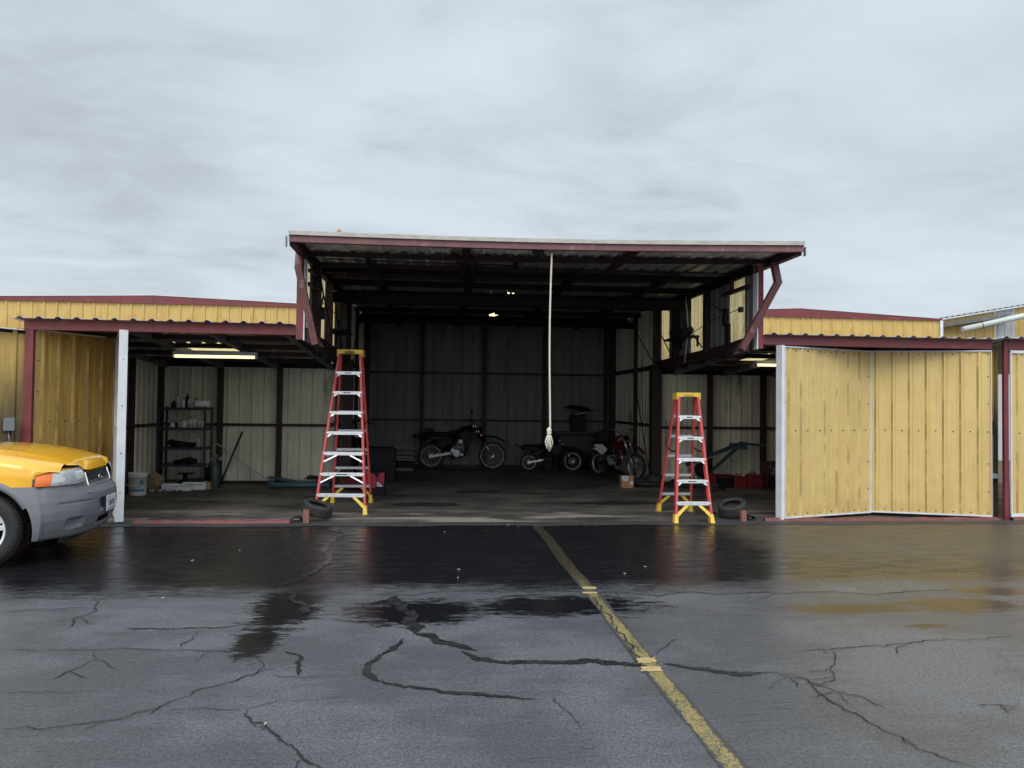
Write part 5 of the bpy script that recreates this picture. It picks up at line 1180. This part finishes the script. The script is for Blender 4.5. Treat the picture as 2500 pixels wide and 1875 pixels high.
def can(label, x, y, w_, d_, h_):
    t_ = thing('fuel_can', label, 'fuel can', (x, y, .006))
    b = MB(redcan); b.prism([(-w_/2, -d_/2, 0), (w_/2, -d_/2, 0), (w_/2, -d_/2, h_*.78), (w_*.28, -d_/2, h_*.97), (-w_*.35, -d_/2, h_*.97), (-w_/2, -d_/2, h_*.85)], (0,0,0), (0, d_, 0)); b.obj('can_body', t_, world=False, bevel=.015)
    b = MB(redcan); b.tube([(-w_*.3, 0, h_*.95), (-w_*.25, 0, h_*1.12), (w_*.1, 0, h_*1.12), (w_*.15, 0, h_*.95)], .012, 8); b.obj('handle', t_, world=False)
    b = MB(mat('pale_yellow_cap', (.45, .38, .18), .5)); b.tube([(w_*.28, 0, h_*.9), (w_*.40, -.03, h_*1.05)], .022, 10); b.obj('cap', t_, world=False)
    return t_
can('red plastic fuel can on the left of the pair by the right back wall', 5.90, 14.30, .25, .2, .23)
can('larger red plastic fuel can on the right of the pair by the right back wall', 6.18, 14.28, .30, .22, .27)
tb = thing('tool_box', 'small dark red tool box left of the black crate', 'tool box', (5.33, 14.4, .006))
b = MB(redcan); b.box((-.12, -.1, 0), (.12, .1, .26)); b.obj('box_body', tb, world=False, bevel=.01)
b = MB(dark); b.box((-.02, -.108, .15), (.02, -.101, .19)); b.obj('latch', tb, world=False)
kc = thing('crate', 'low black wire crate between tool box and fuel cans', 'crate', (5.62, 14.35, .006))
b = MB(dark)
for z in (.02, .10, .18, .235): b.box((-.16, -.12, z), (.16, -.11, z+.012)); b.box((-.16, .11, z), (.16, .12, z+.012))
for x in (-.16, -.05, .05, .15): b.box((x, -.122, .0), (x+.012, -.112, .25))
b.box((-.155, -.105, .0), (.155, .105, .19)); b.obj('basket', kc, world=False)
b = MB(redcan); b.box((-.14, -.09, .192), (.14, .09, .25)); b.obj('contents', kc, world=False)
tr_ = thing('storage_box', 'tall dark red box holding pale cups near the right folding door', 'box', (6.62, 14.4, .006))
b = MB(mat('dark_maroon_box', (.06, .012, .016), .6)); b.box((-.20, -.14, 0), (.2, .14, .50)); b.obj('box_body', tr_, world=False, bevel=.01)
b = MB(mat('grey_print', (.25, .22, .23), .7))
for k in range(9):
    a_ = random.uniform(-.14, .12); z_ = random.uniform(.28, .40); b.disc((a_, -.1425, z_), random.uniform(.02, .045), 'Y', .003, 10)
b.obj('printed_pattern', tr_, world=False)
b = MB(dark); b.box((6.45, 14.02, .006), (6.9, 14.2, .24)); tag(b.obj('case', bevel=.012), 'low black case on the floor before the tall dark red box', 'case')
b = MB(blk); b.tube([(4.95, 13.9, .02), (5.3, 13.8, .03), (5.45, 13.9, .02)], .02, 6); tag(b.obj('short_hose'), 'short black hose end on the floor under the engine hoist', 'hose')

# ================================================================ the yellow car
CARH = radians(7.0)
wc = G(-25, 1389); car = thing('parked_car', 'yellow sport utility car with grey plastic bumper, cropped by the left edge', 'car', (-4.56, 6.95, 0), CARH)
fwd = V((cos(CARH), sin(CARH), 0)); lat = V((-sin(CARH), cos(CARH), 0))
org = G(-47, 1387)+lat*.80; car.location = (org.x, org.y, 0); WM[car.name] = M.Translation(car.location) @ M.Rotation(CARH, 4, 'Z')
def C0(a):
    """plan curve of the front, a in [-1,1] -> (x, y)"""
    pts = [(0, .765, 0), (.2, .76, .21), (.38, .745, .40), (.55, .705, .57), (.70, .63, .71), (.82, .54, .81), (.92, .46, .857), (1, .40, .875)]
    s_ = -1 if a < 0 else 1; a = abs(a)
    for (a0, x0, y0), (a1, x1, y1) in zip(pts, pts[1:]):
        if a <= a1+1e-9:
            f = (a-a0)/(a1-a0); f = max(0, min(1, f)); return V((x0+(x1-x0)*f, s_*(y0+(y1-y0)*f), 0))
    return V((.40, s_*.875, 0))
def C(a):
    e_ = .035; v_ = V((0,0,0)); 
    for k in (-1, 0, 1): v_ += C0(max(-1, min(1, a+k*e_)))
    return v_/3
def Nn(a):
    d = C(min(1, a+.02))-C(max(-1, a-.02)); n_ = V((d.y, -d.x, 0)).normalized(); return n_
def Wf(a, z, off): return C(a)+Nn(a)*off+V((0, 0, z))
box01 = lambda x, a, b, s: max(0, min(1, (x-a)/s))*max(0, min(1, (b-x)/s))
def boff(a, z):
    pr = [(.20, -.10), (.26, -.03), (.33, .005), (.42, .035), (.50, .045), (.60, .040), (.68, .022), (.75, -.002)]
    o = pr[-1][1]
    for (z0, o0), (z1, o1) in zip(pr, pr[1:]):
        if z <= z1: o = o0+(o1-o0)*max(0, (z-z0)/(z1-z0)); break
    aa = abs(a)
    o -= .055*box01(aa, .47, .66, .03)*box01(z, .325, .43, .025)      # fog lamp recess
    o -= .014*box01(aa, .36, .74, .01)*box01(z, .565, .585, .006)     # crease
    o -= .05*box01(aa, -1, .27, .03)*box01(z, .45, .575, .02)*(0 if aa < .10 else 1)   # slot beside the plate
    o -= .05*box01(aa, -1, .25, .02)*box01(z, .30, .385, .02)
    o += .060*max(0, 1-max(0, aa-.25)/.45)*min(1, max(0, (.72-z)/.08))
    return o
zb = lambda a: .24+.0*abs(a)+.05*max(0, abs(a)-.85)
b = MB(clad)
def bf(u, v):
    a = 2*u-1; z = zb(a)+(.752-zb(a))*v; p_ = Wf(a, z, boff(a, z))
    if abs(a) > .84:                                   # ends follow the wheel arch
        R_ = .455; dz = z-.35; xm = sqrt(max(0, R_*R_-dz*dz)) if abs(dz) < R_ else 0
        f = (abs(a)-.84)/.16; x84 = Wf(math.copysign(.84, a), z, boff(a, z)).x; p_.x = x84+(min(xm, x84)-x84)*f
        p_.y = math.copysign(.868+.028*f+boff(.9, z)*.3, a) if f > .2 else p_.y
    return p_
b.grid(bf, 150, 52); bump = b.obj('front_bumper', car, world=False)
b = MB(cladd)
b.grid(lambda u, v: Wf((2*u-1)*.62, .17+.09*v, -.13+.08*v), 30, 3); b.obj('air_dam', bump, world=False)
# dark slats in the lower intake
b = MB(dark)
for a in [x/100 for x in range(-22, 23, 4)]: p_ = Wf(a, .31, .0); b.box((p_.x-.03, p_.y-.008, .31), (p_.x+.002+.03, p_.y+.008, .38), RX(.0))
b.obj('intake_slats', bump, world=False)
# grey pillars beside the grille and strip under it
b = MB(clad)
for s_ in (-1, 1):
    b.grid(lambda u, v: Wf(s_*(.355+.075*u), .70+.145*v, .022-.05*v), 6, 8)
b.grid(lambda u, v: Wf((2*u-1)*.43, .65+.045*v, .075-.06*v), 30, 4); b.obj('grille_surround', bump, world=False)
# front nose panel behind lamps (yellow)
b = MB(carp)
b.grid(lambda u, v: Wf((2*u-1), .70+(.145 if abs(2*u-1) < .42 else .205)*v, -.022-.02*v), 60, 6); b.obj('nose_panel', car, world=False)
# grille
b = MB(dark); b.grid(lambda u, v: Wf((2*u-1)*.345, .70+.14*v, .004-.04*v), 20, 4); gr = b.obj('grille', car, world=False)
b = MB(cladd)
for k in range(-14, 20):
    for s_ in (-1, 1):
        pts = []
        for j in range(9):
            z = .705+.13*j/8; a = (k*.035+s_*.10*(j/8-.5)) 
            if abs(a) < .335: pts.append(Wf(a, z, .010-.04*((z-.705)/.155)))
        if len(pts) > 2: b.tube(pts, .0032, 5)
b.obj('mesh', gr, world=False)
b = MB(chrome)
b.tube([Wf((2*u-1)*.345, .695+.0*u, .022) for u in [k/20 for k in range(21)]], .012, 8)
for s_ in (-1, 1): b.tube([Wf(s_*(.345+.0*v), .695+.145*v, .022-.045*v) for v in [k/6 for k in range(7)]], [.012, .013, .014, .015, .016, .016, .014], 8)
b.obj('chrome_trim', gr, world=False)
b = MB(chrome, ink); b.lathe([(.0001, .012), (.052, .010), (.058, 0), (.0001, -.01)], Wf(0, .77, .002), 'X', 24, mt=M.Diagonal((1, 1.0, .5))); b.obj('emblem', gr, world=False)
# plate
lp = thing('x', 'x', 'x'); D.objects.remove(lp)
pc = Wf(0, .50, .115)
b = MB(paper, ink); b.box((pc.x-.0, -.155, .425), (pc.x+.008, .155, .58)); b.use(1); b.box((pc.x+.0085, -.13, .437), (pc.x+.0095, .13, .443)); b.box((pc.x-.03, -.15, .43), (pc.x-.002, .15, .575))
plt = b.obj('licence_plate', car, world=False)
rotp = M((V((0,1,0)), V((0,0,1)), V((1,0,0)))).transposed()
text('LBX7E', .072, ink, 'lettering', plt, (pc.x+.0095, 0, .498), rotp)
# headlights
for s_ in (-1, 1):
    def hl(u, v, a0, a1, off):
        a = a0+(a1-a0)*u; top_ = .905-.042*max(0, (a-.55)/.4); bot_ = .745+.022*max(0, min(1, (.50-a)/.12))+.0*a
        top_ -= .020*max(0, min(1, (.46-a)/.05)); 
        z = bot_+(top_-bot_)*v; bul = .02*sin(pi*min(1, max(0, v)))**.5
        return Wf(s_*a, z, off+bul-.03*v)
    b = MB(cladd); b.grid(lambda u, v: hl(u, v, .405, .955, .006), 24, 8); h = b.obj('headlight', car, world=False)
    b = MB(lens_c); b.grid(lambda u, v: hl(u, .04+.94*v, .415, .80-.03*v, .011), 20, 8); b.obj('clear_lens', h, world=False)
    b = MB(lens_c, chrome)
    b.use(0)
    for k in range(9): b.tube([hl(v*.0+.12+.03*k, v, .40, .80, .0125) for v in (.2, .35, .5, .65, .8)], .002, 4)
    b.obj('lens_ribs', h, world=False)
    b = MB(amber); b.grid(lambda u, v: hl(u, .05+.93*v, .80-.03*v, .94-.02*v, .011), 10, 8); b.obj('indicator_lens', h, world=False)
# hood and fenders
def yc(x):
    t_ = [(.34, .885), (.46, .862), (.54, .815), (.63, .72), (.70, .60), (.74, .50)]
    if x <= .34: return .885
    for (x0, y0), (x1, y1) in zip(t_, t_[1:]):
        if x <= x1: return y0+(y1-y0)*(x-x0)/(x1-x0)
    return .5
yh = lambda x: .65-.06*max(0, (x-.45)/.3)
def xf(v): return .748-.105*abs(v)**4
def zt(x, v):
    base = 1.125-.055*((x+.65)/1.5)-.135*max(0, (x+.15)/.9)**2.0
    nose = -.075*max(0, (x-(xf(v)-.13))/.13)**2*(1-.8*max(0, min(1, (abs(v)-.52)/.12)))
    return base-.055*abs(v)**2.4+.010*math.exp(-((abs(v)-.62)/.07)**2)*min(1, max(0, (.75-x)))+nose
b = MB(carp)
def hood(u, v):
    vv = 2*v-1; x = -.31+u*(xf(vv)+.31); return V((x, vv*(yc(x)-.075)*.80 if False else vv*yh(x), zt(x, vv*.8)))
b.grid(hood, 40, 30); b.obj('bonnet', car, world=False)
def inarch(x, z, xc): return (x-xc)**2+(z-.35)**2 < .40**2
def side_surface(s_, x0, x1, nx, xc_list, name, m_, zlo, zfun, shoulder=True):
    bb = MB(m_)
    rows = [1.0, .965, .90, .80, .66, .50, .34, .17, 0]
    cols = []
    for i in range(nx+1):
        x = x0+(x1-x0)*i/nx; ztop = zfun(x); colv = []
        pr = []
        # over-the-shoulder points
        for fy_, dz in ((0, .0), (.28, -.008), (.57, -.024), (.79, -.045), (.92, -.075)): pr.append((yh(x)+(yc(x)-yh(x))*fy_, ztop+dz))
        z9 = ztop-.075
        zl_ = (zlo if x > -.42 or zlo < .5 else .46) if x < .455 else max(zlo, .858+.040*min(1, (x-.455)/.14))
        for k in range(1, 9): pr.append((yh(x)+(yc(x)-yh(x))*(.92+.08*min(1, k/3)), z9+(min(z9, zl_)-z9)*k/8))
        cols.append([(x, y_, z_) for y_, z_ in pr])
    vs = []
    for c_ in cols:
        cv = []
        for x, y_, z_ in c_:
            for xc in xc_list:
                dx, dz = x-xc, z_-.35; r_ = sqrt(dx*dx+dz*dz)
                if .30 < r_ < .43 and dz > 0: x, z_ = xc+dx*.43/r_, .35+dz*.43/r_
            cv.append(bb.bm.verts.new((x, s_*y_, z_)))
        vs.append(cv)
    for i in range(nx):
        for j in range(len(vs[0])-1):
            qd = [vs[i][j], vs[i+1][j], vs[i+1][j+1], vs[i][j+1]]; cx = sum(v.co.x for v in qd)/4; cz = sum(v.co.z for v in qd)/4
            if any((cx-xc)**2+(cz-.35)**2 < .425**2 for xc in xc_list): continue
            bb.face(qd, True)
    return bb.obj(name, car, world=False)
for s_ in (-1, 1):
    side_surface(s_, -.68, .62, 40, [0], 'fender', carp, .72, lambda x: zt(x, .8))
    side_surface(s_, -3.45, -.685, 70, [-2.62], 'body_side', carp, .44, lambda x: 1.11+.0*x)
    # wheel arch flare
    for xc in (0, -2.62):
        b = MB(clad); n_ = 30
        def fl(u, v, xc=xc, s_=s_):
            a = radians(-8)+(pi+radians(16))*u if xc else radians(28)+(pi-radians(10))*u; r_ = [.405, .415, .44, .47, .485][int(v*4+.5)]; y_ = [.80, .895, .908, .902, .875][int(v*4+.5)]
            return V((xc+r_*cos(a), s_*y_, .35+r_*sin(a)))
        b.grid(fl, n_, 4); b.obj('wheel_arch_flare', car, world=False)
        b = MB(dark); b.lathe([(.41, -.01), (.41, .34)], (xc, s_*.80 if s_ < 0 else .46, .35), 'Y', 24, True, a0=-.3, a1=pi+.3); b.obj('wheel_well', car, world=False)
        w_ = MB(blk); w_.lathe([(.225, .10), (.25, .115), (.31, .118), (.335, .10), (.348, .075), (.35, 0), (.348, -.075), (.335, -.10), (.31, -.118), (.25, -.115), (.225, -.10)], (xc, s_*.775, .352), 'Y', 44)
        for k in range(60):
            a = 2*pi*k/60; p_ = V((xc+.351*cos(a), s_*.775, .352+.351*sin(a)))
            for o_ in (-.07, -.025, .025, .07): w_.box(p_+V((-.012, o_-.018, -.003)), p_+V((.012, o_+.018, .003)), RY(-a+pi/2))
        wl = w_.obj('wheel', car, world=False)
        r_ = MB(alu); r_.lathe([(.228, .10), (.215, .085), (.20, .02), (.20, -.09), (.228, -.10)], (xc, s_*.775, .352), 'Y', 40)
        for k in range(5):
            for d_ in (-.17, .17):
                a = 2*pi*k/5+.3+d_; r_.bar((xc+.05*cos(a), s_*.84, .352+.05*sin(a)), (xc+.215*cos(a), s_*.855, .352+.215*sin(a)), .045, .03, up=(0,1,0))
        r_.disc((xc, s_*.85, .352), .06, 'Y', .03, 20); r_.obj('rim', wl, world=False, bevel=.004)
        r_ = MB(steel); r_.disc((xc, s_*.78, .352), .14, 'Y', .012, 24); r_.obj('brake_disc', wl, world=False)
# sill cladding, cabin, tail: the rest of the car beyond the frame
b = MB(clad)
for s_ in (-1, 1): b.box((-2.17, s_*.80, .24), (-.43, s_*.905, .47))
b.split('lower_cladding', car, False, bevel=.03)
b = MB(clad); b.box((-3.62, -.86, .32), (-3.42, .86, .62)); b.box((-3.46, -.9, .30), (-3.10, .9, .50)); b.obj('rear_bumper', car, world=False, bevel=.03)
b = MB(dark); b.box((-3.4, -.74, .22), (.50, .74, .40)); b.obj('underbody', car, world=False)
b = MB(carp)
def cab(u, v):
    a = pi*v; x = -.72-.0*u; pts = [(-.62, 1.04), (-1.36, 1.62), (-2.0, 1.71), (-3.2, 1.66), (-3.5, 1.10)]
    k_ = u*4; i_ = min(3, int(k_)); f = k_-i_; x = pts[i_][0]*(1-f)+pts[i_+1][0]*f; z = pts[i_][1]*(1-f)+pts[i_+1][1]*f
    hw = .80-.16*(z-1.10)/.6; yy = cos(a); return V((x, hw*math.copysign(abs(yy)**.35, yy), 1.05+(z-1.05)*sin(a)**.35))
b.grid(cab, 40, 24); b.obj('cabin', car, world=False)
b = MB(glassd); b.grid(lambda u, v: V((-.50-.80*u, (2*v-1)*(.70-.10*u), 1.125+.545*u+.02-.02*(2*v-1)**2)), 8, 10); b.obj('windshield', car, world=False)
b = MB(glassd)
for s_ in (-1, 1):
    for x0, x1, x2, x3 in ((-1.05, -1.95, -1.95, -1.50), (-2.03, -2.75, -2.75, -2.03), (-2.82, -3.38, -3.22, -2.82)):
        b.prism([(x0, s_*.80, 1.14), (x1, s_*.80, 1.14), (x2, s_*.69, 1.58), (x3, s_*.69, 1.58)], (0,0,0), (0, s_*.012, 0))
b.split('side_window', car, False)
b = MB(cladd); b.grid(lambda u, v: V((-.30-.34*u, (2*v-1)*.66, 1.088+.045*u)), 4, 12); b.tube([(-.40, -.5, 1.12), (-.42, .1, 1.13), (-.52, .6, 1.16)], .012, 6); b.obj('wiper_cowl', car, world=False)
b = MB(carp); b.grid(lambda u, v: V((-3.46-.10*sin(pi*v), (2*u-1)*.84, .5+.65*v)), 10, 8); b.obj('tailgate', car, world=False)
b = MB(clad)
for s_ in (-1, 1): b.box((-.78, s_*.86, 1.08), (-.66, s_*1.03, 1.24))
b.split('wing_mirror', car, False, bevel=.03)
